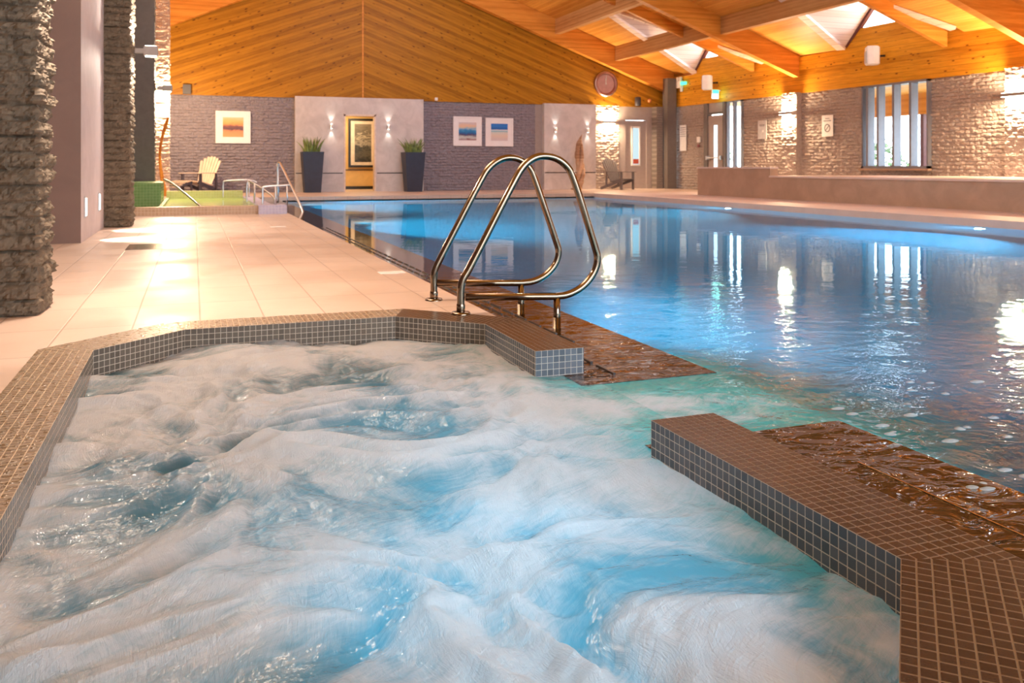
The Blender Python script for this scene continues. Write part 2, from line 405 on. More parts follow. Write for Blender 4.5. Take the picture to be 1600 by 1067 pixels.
PINE_L, PINE_D = (.78, .36, .025), (.42, .165, .006)
M = dict(
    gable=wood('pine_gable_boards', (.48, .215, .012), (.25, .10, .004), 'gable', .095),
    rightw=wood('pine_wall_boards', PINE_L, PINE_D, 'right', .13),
    roof=wood('pine_roof_boards', (.84, .44, .10), (.66, .27, .04), 'roof', .09, knots=False),
    beam=wood('laminated_beam', (.78, .34, .06), (.56, .20, .025), 'alongx', .045, knots=False, groove=.12),
    purlin=wood('purlin_timber', (.66, .38, .16), (.45, .22, .07), 'right', .045, knots=False, groove=.12),  # pine greyed in colour to stand for cool light from below
    whiteboard=wood('daylit_pale_boards', (.92, .80, .74), (.80, .60, .50), 'right', .12, knots=False),  # pine paled in colour to stand for strong skylight on the dormers
    brick_back=stone('cool_lit_brick_back', (.25, .225, .26), .8, 20, .16),  # grey brick tinted purple to stand for cool bounce light
    brick_right=stone('taupe_brick_right', (.36, .30, .265), .8, 20, .16),
    brick_pier_y=brick('grey_brick_pier', (.27, .225, .20), 'x', depth=.03),
    brick_warm=stone('sconce_lit_brick', (.50, .42, .36), .8, 20, .14),  # lighter copy of the far brick, sconce light put into the colour
    concrete=stone('concrete_panel', (.56, .52, .51), .55, 2.2),
    ledge=stone('stone_tile_ledge', (.40, .275, .20), .42, 2.0, .10),
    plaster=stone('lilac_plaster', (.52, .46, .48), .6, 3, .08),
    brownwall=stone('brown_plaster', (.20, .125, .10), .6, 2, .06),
    greydark=stone('dark_grey_pier', (.115, .10, .095), .7, 8, .1),
    coping=stone('pale_coping_stone', (.66, .55, .52), .5, 2, .05),
    deck=deck_mat(),
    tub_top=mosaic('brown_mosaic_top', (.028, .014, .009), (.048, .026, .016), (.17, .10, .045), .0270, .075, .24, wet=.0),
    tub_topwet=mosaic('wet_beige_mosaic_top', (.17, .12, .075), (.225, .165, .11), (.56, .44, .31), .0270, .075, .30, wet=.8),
    tub_face=mosaic('slate_mosaic_face', (.070, .085, .105), (.125, .145, .175), (.50, .47, .43), .0262, .06, .2),
    tub_facewarm=mosaic('brown_mosaic_face', (.10, .085, .07), (.15, .125, .10), (.55, .47, .38), .0262, .06, .22),
    tub_floor=mosaic('pale_blue_tub_mosaic', (.45, .72, .78), (.5, .8, .85), (.6, .75, .8), .05, .06, .3),
    pool_floor=mosaic('blue_pool_mosaic', (.010, .42, .60), (.02, .48, .68), (.05, .46, .62), .10, .04, .3),
    green=mosaic('green_spa_mosaic', (.12, .25, .07), (.17, .32, .10), (.34, .44, .22), .05, .05, .25),
    greeny=mosaic('olive_spa_mosaic', (.40, .40, .12), (.48, .46, .17), (.5, .5, .25), .05, .05, .25),
    beigem=mosaic('beige_spa_mosaic', (.42, .27, .17), (.5, .34, .22), (.62, .48, .36), .05, .07, .3),
    lilacm=mosaic('lilac_spa_mosaic', (.42, .38, .52), (.5, .46, .6), (.62, .58, .66), .05, .07, .3),
    grate=wet_ledge('brown_ledge_mosaic', (.030, .013, .005), (.055, .024, .008), (.26, .13, .045), .027, .06, .3),
    steel=plain('brushed_steel', (.23, .175, .125), .12, 1.0, var=.03),
    brass=plain('brass_strip', (.75, .50, .20), .25, 1.0),
    satin=plain('satin_steel', (.72, .70, .68), .28, 1.0, var=.03),
    white=plain('white_paint', (.80, .79, .78), .4, var=.03),
    frame_w=plain('white_picture_frame', (.82, .80, .82), .35, var=.02),
    grey_alu=plain('grey_aluminium', (.22, .24, .29), .4, .3, var=.04),
    dkgrey=plain('charcoal_paint', (.05, .045, .05), .5, var=.05),
    column=plain('grey_column_paint', (.14, .12, .11), .5, var=.05),
    doorg=plain('greige_door_paint', (.36, .31, .29), .45, var=.04),
    planter=plain('dark_blue_planter', (.018, .022, .045), .5, var=.12),
    leaf=plain('sword_leaf', (.16, .22, .06), .45, var=.5),
    soil=plain('soil', (.04, .03, .02), .9),
    chair_w=plain('cream_timber', (.72, .60, .50), .5, var=.08),
    chair_g=plain('grey_timber', (.15, .13, .13), .55, var=.1),
    chair_d=plain('dark_chair_timber', (.055, .05, .07), .5, var=.1),
    drift=wood('driftwood_grain', (.62, .42, .28), (.30, .16, .09), 'alongx', .5, knots=False, groove=0),
    ochre=stone('ochre_corridor_wall', (.68, .43, .16), .6, 3, .08),
    black=plain('black_frame', (.015, .012, .01), .35, var=.1),
    redfr=plain('dark_red_window_frame', (.10, .02, .02), .5),
    lampmetal=plain('lamp_metal', (.30, .26, .24), .4, .4),
    glow=emit('warm_lamp_diffuser', (1, .88, .70), 14),
    glow_w=emit('white_lamp_diffuser', (1, .93, .82), 9),
    glow_pool=emit('underwater_lamp_lens', (.75, .95, 1), 30),
    glow_green=emit('green_exit_glow', (.10, .85, .45), 2.2),
    glow_ex=emit('white_exit_glow', (.75, 1, .9), 3.2),
    glass=glass_mat(),
    tubwater=tub_water(), poolwater=pool_water(),
    hedge=plain('garden_leaves', (.09, .15, .06), .7, var=.5),
    lawn=plain('bounce_pale_ground', (.60, .60, .52), .8, var=.2),  # lawn lightened so it bounces daylight onto the porch ceiling
)

# ------------------------------------------------------------------ big dimensions
Y1 = 25.75                       # back wall
XR = lambda y: 16.59-.05*y       # right wall, slightly splayed
ZB = 2.76                        # top of the brick
RX, RZ, SL = 4.76, 7.15, .365     # rafter underside at the ridge, slope
rb = lambda x: RZ-SL*abs(x-RX)*(1.0 if x > RX else 1.22)   # underside of rafters
rs = lambda x: rb(x)+.60         # roof soffit
PXL, PXR, PY0, PY1 = 2.04, 10.5, -1.5, 21.7       # pool basin
WZ = -.11
DE = 1.42                        # deck edge beside the pool

# ------------------------------------------------------------------ floor
IN = [(-.385, .9), (-.385, 3.88), (-.04, 4.225), (.945, 4.225), (1.30, 3.87), (1.30, 3.23)]      # tub inner outline, left and back
OUT = [(-.60, .9), (-.60, 3.97), (-.13, 4.44), (1.035, 4.44), (1.515, 3.96), (1.515, 3.23)]
bm = B()
def fl(pts, z=0.0): quad(bm, [(x, y, z) for x, y in pts])
fl([(-4, -3), (-.60, -3), (-.60, 3.97), (-4, 3.97)])
fl([(-4, 3.97), (-.60, 3.97), (-.13, 4.44), (-4, 4.44)])
fl([(-4, 4.44), (DE, 4.44), (DE, Y1+3), (-4, Y1+3)])
fl([(1.035, 4.44), (DE, 4.055), (DE, 4.44)])
fl([(DE, PY1), (17, PY1), (17, Y1+3), (DE, Y1+3)])
fl([(-.60, -3), (.2, -3), (.2, .3), (-.60, .3)])
# risers down to the ledge
quad(bm, [(DE, 4.05, 0), (DE, 4.05, -.2), (DE, PY1, -.2), (DE, PY1, 0)])
quad(bm, [(DE, PY1, 0), (DE, PY1, -.4), (PXR, PY1, -.4), (PXR, PY1, 0)])
struct('floor', bm, M['deck'], 'pale peach tiled pool deck along the left and far sides', 'floor')
bm = B()
box(bm, PXR, 17, PY0, PY1, -.4, 0)
struct('trim_1', bm, M['coping'], 'pale stone coping along the right side of the pool', 'coping')

# pool basin
bm = B(); zf = -1.35
def q4(a, b, c, d, w_, h_): quad(bm, [a, b, c, d], [(0, 0), (w_, 0), (w_, h_), (0, h_)])
q4((PXL, PY0, zf), (PXR, PY0, zf), (PXR, PY1, zf), (PXL, PY1, zf), PXR-PXL, PY1-PY0)
q4((PXL, PY1, zf), (PXR, PY1, zf), (PXR, PY1, WZ+.02), (PXL, PY1, WZ+.02), PXR-PXL, 1.2)
q4((PXR-.002, PY1, zf), (PXR-.002, PY0, zf), (PXR-.002, PY0, WZ), (PXR-.002, PY1, WZ), PY1-PY0, 1.2)
q4((PXL, PY0, zf), (PXL, PY1, zf), (PXL, PY1, -.14), (PXL, PY0, -.14), PY1-PY0, 1.2)
q4((PXR, PY0, zf), (PXL, PY0, zf), (PXL, PY0, -.14), (PXR, PY0, -.14), PXR-PXL, 1.2)
struct('pool_basin', bm, M['pool_floor'], 'blue tiled basin of the large swimming pool', 'pool basin')

# shallow brown ledge at water level between deck and pool, split by the whirlpool gap
def ledge(name, x0, x1, y0, y1, label, gap=None):
    b = B(); z = -.107
    quad(b, [(x0, y0, z), (x1, y0, z), (x1, y1, z), (x0, y1, z)], [(0, 0), (x1-x0, 0), (x1-x0, y1-y0), (0, y1-y0)])
    for (yy, s) in ((y0, 0), (y1, 1)):
        p = [(x0, yy, -1.3), (x1, yy, -1.3), (x1, yy, z), (x0, yy, z)]
        quad(b, p if s == 0 else p[::-1], [(0, 0), (x1-x0, 0), (x1-x0, 1.2), (0, 1.2)])
    o = struct(name, b, M['grate'], label, 'pool ledge')
    g = B(); yy = y0+.12
    while yy < min(y1, y0+9):
        for xx in ((1.60, 1.665, 1.73) if yy > 3.6 else (1.62,)):
            box(g, xx, xx+.012, yy, yy+.16, z-.01, z+.006)
        yy += .215
    link('overflow_slots', g, M['black'], o)
    if y0 < 0:
        s = B(); box(s, 1.80, 1.804, y0+.02, y1-.35, z, z+.003)
        link('edge_strip', s, M['brass'], o)
ledge('trim_2', DE, PXL, 3.05, PY1, 'dark brown wet tiled overflow ledge running from the handrails to the far end')
ledge('trim_3', 1.30, PXL, PY0, 2.33, 'dark brown slotted overflow ledge beside the near tiled wall')
# channel floor
bm = B(); quad(bm, [(1.28, 2.2, -1.0), (PXL, 2.2, -1.0), (PXL, 3.2, -1.0), (1.28, 3.2, -1.0)], [(0, 0), (.8, 0), (.8, 1), (0, 1)])
struct('trim_4', bm, M['tub_floor'], 'pale blue tiled floor of the gap between whirlpool and pool', 'gap floor')

# pool water
bm = B()
poly = [(DE, PY1), (DE, 4.03), (1.513, 3.94), (1.513, PY0), (PXR-.004, PY0), (PXR-.004, PY1)]
v = [bm.verts.new((x, y, WZ)) for x, y in poly]; bm.faces.new(v)
bmesh.ops.triangulate(bm, faces=bm.faces[:])
bm.normal_update()
for f in bm.faces:
    if f.normal.z < 0: f.normal_flip()
tag(link('pool_water', bm, M['poolwater']), 'rippling blue water of the large pool', 'pool water', None, 'stuff')

# bubbles drifting on the pool water
bm = B()
rr = random.Random(3)
for i in range(60):
    y = rr.uniform(1.3, 2.7); x = rr.uniform(2.0, 3.1)+(y-2)*.3
    s = rr.uniform(.007, .020); e = rr.uniform(1.0, 2.0)
    n = 10
    top = bm.verts.new((x, y, WZ+s*.35)); rings = []
    for (a, b_) in ((.5, .28), (1.0, .02)):
        rings.append([bm.verts.new((x+s*e*a*math.cos(t), y+s*a*math.sin(t), WZ+s*b_)) for t in [2*PI*j/n for j in range(n)]])
    for j in range(n):
        bm.faces.new((top, rings[0][j], rings[0][(j+1) % n]))
        bm.faces.new((rings[0][j], rings[1][j], rings[1][(j+1) % n], rings[0][(j+1) % n]))
k = N('bubble_film'); g1 = k.n('BsdfDiffuse'); g1.inputs[0].default_value = (.7, .85, .95, 1)
d1 = k.n('BsdfTransparent'); d1.inputs[0].default_value = (.8, .93, 1, 1); mm = k.n('MixShader'); mm.inputs[0].default_value = .35
k.l(d1.outputs[0], mm.inputs[1]); k.l(g1.outputs[0], mm.inputs[2]); k.l(mm.outputs[0], k.out.inputs[0])
tag(link('water_bubbles', bm, k.m, smooth=True), 'flat bubbles drifting on the pool beside the brown ledge', 'bubbles', None, 'stuff')

# ------------------------------------------------------------------ whirlpool
def rim(name, inn, out, label, mats, zlo=-.16, ends=True, skip_out=()):
    """tiled kerb between two matching outlines; mats = [(top, face) per segment]"""
    names = []
    b = B(); idx = {}
    def mi(m):
        if m not in idx: idx[m] = len(idx)
        return idx[m]
    s0 = 0
    for i in range(len(inn)-1):
        a, c = Vector(inn[i]), Vector(inn[i+1]); p, q = Vector(out[i]), Vector(out[i+1])
        d = (c-a).normalized(); nrm = Vector((d.y, -d.x))
        def uv(t): t = Vector(t); return ((t-a).dot(d), (t-a).dot(nrm))
        top, face = mats[i]
        f = quad(b, [(*a, 0), (*c, 0), (*q, 0), (*p, 0)], [uv(a), uv(c), uv(q), uv(p)]); f.material_index = mi(top)
        L = (c-a).length
        f = quad(b, [(*a, zlo*7), (*c, zlo*7), (*c, 0), (*a, 0)], [(0, zlo*7), (L, zlo*7), (L, 0), (0, 0)]); f.material_index = mi(face)
        if i not in skip_out:
            L = (q-p).length
            f = quad(b, [(*p, zlo*2), (*p, 0), (*q, 0), (*q, zlo*2)], [(0, zlo*2), (0, 0), (L, 0), (L, zlo*2)]); f.material_index = mi(face)
    if ends:
        for (e, sgn) in (ends if isinstance(ends, tuple) else ((len(inn)-1, 1),)):
            a, p = Vector(inn[e]), Vector(out[e]); L = (p-a).length
            f = quad(b, [(*a, zlo*7), (*p, zlo*7), (*p, 0), (*a, 0)], [(0, zlo*7), (L, zlo*7), (L, 0), (0, 0)]); f.material_index = mi(mats[min(e, len(mats)-1)][1])
    bmesh.ops.remove_doubles(b, verts=b.verts[:], dist=.0005)
    bmesh.ops.recalc_face_normals(b, faces=b.faces[:])
    o = link(name, b, None, None, False, [M[m] for m in idx])
    return tag(o, label, 'whirlpool rim', None, 'structure')
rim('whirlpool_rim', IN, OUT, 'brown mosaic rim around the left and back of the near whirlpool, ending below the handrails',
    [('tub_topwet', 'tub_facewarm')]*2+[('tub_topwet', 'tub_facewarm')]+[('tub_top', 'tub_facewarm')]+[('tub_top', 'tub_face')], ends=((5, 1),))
IN2 = [(1.268, 2.235), (1.268, 1.28), (.85, .862), (.10, .862), (-.385, .95)]
OU2 = [(1.483, 2.235), (1.483, 1.191), (.94, .647), (.10, .647), (-.60, .735)]
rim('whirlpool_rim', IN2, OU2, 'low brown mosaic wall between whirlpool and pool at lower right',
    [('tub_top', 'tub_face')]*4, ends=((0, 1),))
# thin pale trim on the rim's inner edges
# tub bottom with its bench
bm = B()
TI = [(-.385, .862), (-.385, 3.88), (-.04, 4.225), (.945, 4.225), (1.30, 3.87), (1.30, .862)]
v = [bm.verts.new((x, y, -.95)) for x, y in TI]; f = bm.faces.new(v[::-1]); l = bm.loops.layers.uv.verify()
for lp in f.loops: lp[l].uv = (lp.vert.co.x, lp.vert.co.y)
struct('trim_5', bm, M['tub_floor'], 'pale blue tiled floor of the whirlpool seen through its bubbles', 'whirlpool floor')

# churning water surface
def inside(x, y):
    if y > 4.225 or y < .87 or x < -.385: return False
    if x+y > 5.17: return False
    if y-x > 4.265: return False
    if x > 1.30:
        return 2.235 < y < 3.23 and x < 1.516
    if x > 1.268 and y < 2.235: return False
    if y < 1.28 and x-y > -.012: return False
    return True
def fbm(p, o=4):
    s = 0; a = 1; f = 1
    for _ in range(o):
        s += a*noise.noise(p*f); a *= .5; f *= 2.1
    return s
step = .0085
def hgt(x, y):
    p = Vector((x, y, 0))
    wv = Vector((noise.noise(p*1.9+Vector((5, 2, 1))), noise.noise(p*1.9+Vector((1, 7, 3))), 0))
    p2 = p+wv*.28
    big = fbm(Vector((p2.x*2.1, p2.y*3.0, 0)), 3)
    ridge = 1-abs(noise.noise(Vector((p2.x*3.2+4, p2.y*5.2, 1))))*2
    d = Vector((p2.x*.9+p2.y*.45, p2.y*.9-p2.x*.45))
    st = noise.noise(Vector((d.x*7, d.y*34, 2)))
    st2 = noise.noise(Vector((d.x*18, d.y*80, 5)))
    mid = fbm(Vector((p2.x*8+3, p2.y*11, 4)), 3)
    h = .036*big+.020*ridge+.013*mid+.004*st+.002*st2
    # quieter towards the gap and the walls
    k_ = min(1, max(.12, (1.55-x)/.8))
    return WZ+.0+h*k_
bm = B()
nx = int(1.92/step); ny = int(3.38/step); grid = {}
for i in range(nx+1):
    x = -.40+i*step
    for j in range(ny+1):
        y = .86+j*step
        if inside(x, y) or inside(x+step*1.5, y) or inside(x-step*1.5, y) or inside(x, y+step*1.5) or inside(x, y-step*1.5):
            if x > 1.52: continue
            grid[i, j] = bm.verts.new((x, y, hgt(x, y)))
for (i, j), a in grid.items():
    b_, c_, d_ = grid.get((i+1, j)), grid.get((i+1, j+1)), grid.get((i, j+1))
    if b_ and c_ and d_: bm.faces.new((a, b_, c_, d_))
tag(link('whirlpool_water', bm, M['tubwater'], smooth=True), 'white foaming bubbling water filling the near whirlpool', 'whirlpool water', None, 'stuff')
# whirlpool lamps below the foam
def sunk_lamp(name, loc, nrm, energy, col, label, r=.09, kind='SPOT', group=None, spot=2.4):
    t = thing(name, label, 'pool light', loc, 0, group)
    Mx = Vector(nrm).to_track_quat('Z', 'Y').to_matrix().to_4x4()
    b = B(); lathe(b, [(r*.2, .0), (r*1.25, .0), (r*1.25, .015), (r, .02)], 20, M=Mx, close=False); link('bezel', b, M['satin'], t)
    b = B(); lathe(b, [(.001, .012), (r, .012), (r, .018), (.001, .018)], 20, M=Mx); link('lens', b, M['glow_pool'], t)
    L = lamp('lamp_bulb', kind, Vector(loc)+Vector(nrm)*.05, energy, col, .05, aim=Vector(loc)+Vector(nrm)*2, spot=spot)
    return t
for (x, y, e) in ((1.72, 2.72, 9), (.66, 1.62, 26), (.45, 2.0, 9), (1.00, 2.20, 16), (.72, 2.85, 7)):
    sunk_lamp('underwater_light', (x, y, -.94 if x < 1.5 else -.99), (0, 0, 1), e, (.16, .74, 1.0), 'underwater lamp glowing cyan through the whirlpool foam', group='whirlpool lamps', spot=1.25)
# pool lamps: two glowing on the far right side, others in the left side
sunk_lamp('underwater_light', (PXR-.02, 15.2, -.42), (-1, 0, 0), 1500, (.35, .80, 1.0), 'round underwater lamp in the right pool wall, the farther one')
sunk_lamp('underwater_light', (PXR-.02, 9.1, -.42), (-1, 0, 0), 1500, (.25, .70, 1.0), 'round underwater lamp in the right pool wall, the nearer one')
for y, lb in ((19.6, 'underwater lamp lighting the far left corner of the pool'), (13.0, 'underwater lamp sending a bright streak from the left pool wall'), (5.4, 'underwater lamp in the left pool wall below the handrails')):
    sunk_lamp('underwater_light', (PXL+.02, y, -.45), (1, 0, 0), {19.6: 1900, 13.0: 1900, 5.4: 330}[y], (.20, .78, 1.0), lb)

def rough_face(b, o, ux, L, H, nrm, st, bh=.082, bw=.30, amp=.028, seed=0, sv=None):
    """split-face brickwork as real relief: o origin, ux unit vector along, nrm outward"""
    o = Vector(o); ux = Vector(ux); nrm = Vector(nrm); sv = sv or st
    nx = max(2, int(L/st)); nz = int(H/sv); rows = []
    for j in range(nz+1):
        z = j*H/nz; row = int(z/bh); fz = z/bh-row; r = []
        for i in range(nx+1):
            a = i*L/nx; sh = (row % 2)*.5*bw+seed; col = math.floor((a+sh)/bw); fx = ((a+sh)/bw)-col
            e = min(fz, 1-fz)*bh; ex = min(fx, 1-fx)*bw
            jn = min(1, e/.014)*min(1, .15+.85*ex/.03)
            rnd = noise.noise(Vector((col*3.7+seed*9, row*5.3, .5)))
            n1 = noise.noise(Vector((a*9+seed*5, z*15, row*.7))); n2 = noise.noise(Vector((a*28, z*40, 3+seed)))
            d = amp*(-.85*(1-jn)+.75*n1+.45*n2+.55*rnd+.15*(1-abs(2*fz-1)))
            r.append(b.verts.new(o+ux*a+Vector((0, 0, z))+nrm*d))
        rows.append(r)
    for j in range(nz):
        for i in range(nx): b.faces.new((rows[j][i], rows[j][i+1], rows[j+1][i+1], rows[j+1][i]))
    return rows
# ------------------------------------------------------------------ back wall
def wallq(b, x0, x1, z0, z1, y): quad(b, [(x0, y, z0), (x1, y, z0), (x1, y, z1), (x0, y, z1)])
bm = B()
box(bm, -3.2, 2.8, Y1+.02, Y1+.25, 0, ZB)
box(bm, 6.55, 10.35, Y1+.02, Y1+.25, 0, ZB)
rough_face(bm, (-.9, Y1, 0), (1, 0, 0), 3.7, ZB, (0, -1, 0), .03, bh=.086, bw=.26, amp=.036, seed=.3, sv=.0145)
rough_face(bm, (6.55, Y1, 0), (1, 0, 0), 3.8, ZB, (0, -1, 0), .03, bh=.086, bw=.26, amp=.036, seed=.6, sv=.0145)
struct('wall_back', bm, M['brick_back'], 'grey painted brick wall at the far end of the pool', 'wall')
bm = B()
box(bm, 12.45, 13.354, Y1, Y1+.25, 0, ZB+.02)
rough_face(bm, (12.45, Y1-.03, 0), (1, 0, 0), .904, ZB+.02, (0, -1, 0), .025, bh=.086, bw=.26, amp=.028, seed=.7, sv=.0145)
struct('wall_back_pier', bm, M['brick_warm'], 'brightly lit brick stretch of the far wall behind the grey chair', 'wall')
bm = B(); box(bm, 14.62, 14.86, Y1-.35, Y1+.2, 0, ZB)
struct('wall_back_end', bm, M['brick_pier_y'], 'narrow brick pier beside the far corner column', 'wall')
bm = B()   # recess strip beside panel two
box(bm, 10.35, 10.60, Y1+.02, Y1+.25, 0, ZB)
box(bm, 13.354, 14.62, Y1-.02, Y1+.2, 2.32, ZB)
box(bm, 13.354, 13.62, Y1-.02, Y1+.2, 0, 2.32); box(bm, 14.42, 14.62, Y1-.02, Y1+.2, 0, 2.32)
struct('trim_6', bm, M['doorg'], 'greige door surround at the far right corner', 'door surround')
# gable boards
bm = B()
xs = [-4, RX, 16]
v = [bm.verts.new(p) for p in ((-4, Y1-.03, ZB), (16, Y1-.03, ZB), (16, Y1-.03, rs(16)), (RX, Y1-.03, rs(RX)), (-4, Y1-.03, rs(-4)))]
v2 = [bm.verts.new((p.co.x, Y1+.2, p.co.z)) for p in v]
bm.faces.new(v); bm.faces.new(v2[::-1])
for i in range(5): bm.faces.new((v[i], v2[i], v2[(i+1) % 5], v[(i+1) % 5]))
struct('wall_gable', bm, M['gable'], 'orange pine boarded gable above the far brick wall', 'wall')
bm = B(); box(bm, RX-.02, RX+.02, Y1-.045, Y1-.03, ZB+.02, rs(RX)-.1)
struct('trim_7', bm, M['beam'], 'thin upright joint strip where the gable boards meet', 'trim')

# concrete panels
def panel(name, x0, x1, ztop, label, hole=None):
    y0 = Y1-.16; b = B()
    if hole:
        hx0, hx1, hz = hole
        box(b, x0, hx0, y0, Y1+.25, 0, ztop); box(b, hx1, x1, y0, Y1+.25, 0, ztop); box(b, hx0, hx1, y0, Y1+.25, hz, ztop)
    else: box(b, x0, x1, y0, Y1+.2, 0, ztop)
    o = struct(name, b, M['concrete'], label, 'wall panel')
    s = B(); segs = [(x0+.02, hole[0]-.03), (hole[1]+.03, x1-.02)] if hole else [(x0+.02, x1-.02)]
    for a, c in segs: box(s, a, c, y0-.006, y0, .535, .565)
    link('black_strip', s, M['black'], o)  # thin black strip laid on the panel face
    if hole:
        s = B(); hx0, hx1, hz = hole
        box(s, hx0-.0, hx0+.05, y0-.01, y0+.2, 0, hz); box(s, hx1-.05, hx1, y0-.01, y0+.2, 0, hz); box(s, hx0, hx1, y0-.01, y0+.2, hz-.05, hz)
        link('opening_trim', s, M['chair_w'], o)
    return o
panel('wall_panel', 2.76, 6.60, 2.80, 'wide pale concrete panel holding the corridor opening', (4.17, 5.13, 2.30))
panel('wall_panel', 10.60, 12.45, 2.79, 'narrower pale concrete panel behind the driftwood sculpture')
# corridor behind the opening
bm = B()
box(bm, 3.4, 3.45, Y1+.25, Y1+2.6, 0, 2.6); box(bm, 6.2, 6.25, Y1+.25, Y1+2.6, 0, 2.6)
box(bm, 3.4, 6.25, Y1+2.5, Y1+2.6, 0, 2.6); box(bm, 3.4, 6.25, Y1+.25, Y1+2.6, 2.6, 2.65)
struct('wall_corridor', bm, M['ochre'], 'ochre corridor walls beyond the opening', 'wall')
bm = B(); box(bm, 3.45, 6.2, Y1+2.48, Y1+2.5, 0, .10); box(bm, 3.45, 6.2, Y1+2.485, Y1+2.5, .62, .65)
struct('baseboard_corridor', bm, M['black'], 'dark skirting in the corridor', 'skirting')
lamp('corridor_lamp', 'AREA', (4.7, Y1+1.3, 2.55), 60, (1, .78, .45), .8, 1.2, (4.7, Y1+1.4, 0))

# ------------------------------------------------------------------ right wall (slightly splayed): local frame at the corner
ang = math.atan(.05)
def RM(y): return Matrix.Translation((XR(y), y, 0)) @ Matrix.Rotation(ang, 4, 'Z')
class RWall:
    """local x = out of the room, local y = along the wall towards the far corner (measured as world y)"""
    def P(s, x, y, z): return Vector((XR(y)+x, y, z))
def rbox(b, x0, x1, y0, y1, z0, z1, mi=0):
    vs = [Vector((XR(y)+x, y, z)) for z in (z0, z1) for y in (y0, y1) for x in (x0, x1)]
    v = [b.verts.new(p) for p in vs]
    for q in ((0, 2, 3, 1), (4, 5, 7, 6), (0, 1, 5, 4), (2, 6, 7, 3), (0, 4, 6, 2), (1, 3, 7, 5)):
        f = b.faces.new([v[i] for i in q]); f.material_index = mi
bm = B()
rbox(bm, .03, .3, -3, 15.08, 0, ZB); rbox(bm, .03, .3, 15.08, 17.16, 0, .70); rbox(bm, .03, .3, 17.16, 21.78, 0, ZB)
rbox(bm, .03, .3, 23.75, Y1+.2, 0, ZB)
UR = Vector((-.05, 1, 0)).normalized(); NR = Vector((-1, -.05, 0)).normalized()
for (ya, yb, zt, sd) in ((9.0, 15.08, ZB, .1), (15.08, 17.16, .66, .2), (17.16, 21.78, ZB, .3), (23.75, Y1, ZB, .4)):
    rough_face(bm, (XR(ya)+.01, ya, 0), UR, (yb-ya)/UR.y, zt, NR, .03, bh=.086, bw=.26, amp=.036, seed=sd, sv=.0145)
struct('wall_right', bm, M['brick_right'], 'taupe painted rough brick wall along the right side', 'wall')
# piers carrying the sconces
for (ya, yb, lb) in ((19.30, 19.88, 'slim brick pier under the second rafter, farther sconce on it'), (12.45, 13.12, 'slim brick pier at the right picture edge, nearer sconce on it')):
    b = B(); rbox(b, -.16, 0.03, ya, yb, 0, ZB+.02)
    rough_face(b, (XR(ya)-.17, ya, 0), UR, yb-ya, ZB+.02, NR, .025, bh=.086, bw=.26, amp=.036, seed=.5, sv=.0145)
    struct('wall_right_pier', b, M['brick_right'], lb, 'wall pier')
# boarded upper wall with the triangular glazing of each dormer left open
BAYS = [(22.55, 25.45, 19.5), (15.95, 19.4, 12.5), (9.2, 12.4, 5.6)]
HW, ZF, ZA, ZG = 1.75, 3.80, 5.50, 4.22   # dormer half width, foot, apex, glazing sill
bm = B()
def ruppoly(pts):
    a = [bm.verts.new((XR(y)-.03, y, z)) for y, z in pts]; c = [bm.verts.new((XR(y)+.25, y, z)) for y, z in pts]
    bm.faces.new(a); bm.faces.new(c[::-1]); n = len(pts)
    for i in range(n): bm.faces.new((a[i], c[i], c[(i+1) % n], a[(i+1) % n]))
ZE = rs(15.7)
ruppoly([(-3, ZB), (Y1, ZB), (Y1, ZE), (-3, ZE)])
for (yc, _, _) in BAYS[:3]:
    wf = HW*(1-(ZE-ZF)/(ZA-ZF)); wg = HW*(1-(ZG-ZF)/(ZA-ZF))
    ruppoly([(yc-wf, ZE), (yc+wf, ZE), (yc+wg, ZG), (yc-wg, ZG)])
struct('wall_right_boards', bm, M['rightw'], 'orange knotty pine boards above the right brick wall', 'wall')

# ------------------------------------------------------------------ roof
XE = 16.6
def roofpoly(b, pts):   # pts (x,y) on the soffit, gets thickness
    a = [b.verts.new((x, y, rs(x))) for x, y in pts]; c = [b.verts.new((x, y, rs(x)+.15)) for x, y in pts]
    b.faces.new(a[::-1]); b.faces.new(c); n = len(pts)
    for i in range(n): b.faces.new((a[i], a[(i+1) % n], c[(i+1) % n], c[i]))
bm = B()
XD = RX+(rs(RX)-ZA)/SL          # where a dormer ridge meets the roof
ycur = Y1+.2
for (yc, _, _) in BAYS:
    roofpoly(bm, [(RX, yc+HW), (XE, yc+HW), (XE, ycur), (RX, ycur)])
    # beside the valleys: from dormer start to the eaves
    xf = RX+(rs(RX)-ZF)/SL
    roofpoly(bm, [(RX, yc-HW), (XD, yc-HW), (XD, yc+HW), (RX, yc+HW)])
    roofpoly(bm, [(XD, yc), (min(xf, XE), yc+HW), (XD, yc+HW)])
    roofpoly(bm, [(XD, yc-HW), (min(xf, XE), yc-HW), (XD, yc)])
    ycur = yc-HW
roofpoly(bm, [(RX, -3), (XE, -3), (XE, ycur), (RX, ycur)])
struct('ceiling', bm, M['roof'], 'sloping pine boarded ceiling above the pool', 'ceiling')
bm = B()
roofpoly(bm, [(-5, -3), (RX, -3), (RX, Y1+.2), (-5, Y1+.2)])
struct('ceiling_left', bm, M['roof'], 'sloping pine boarded ceiling above the deck', 'ceiling')

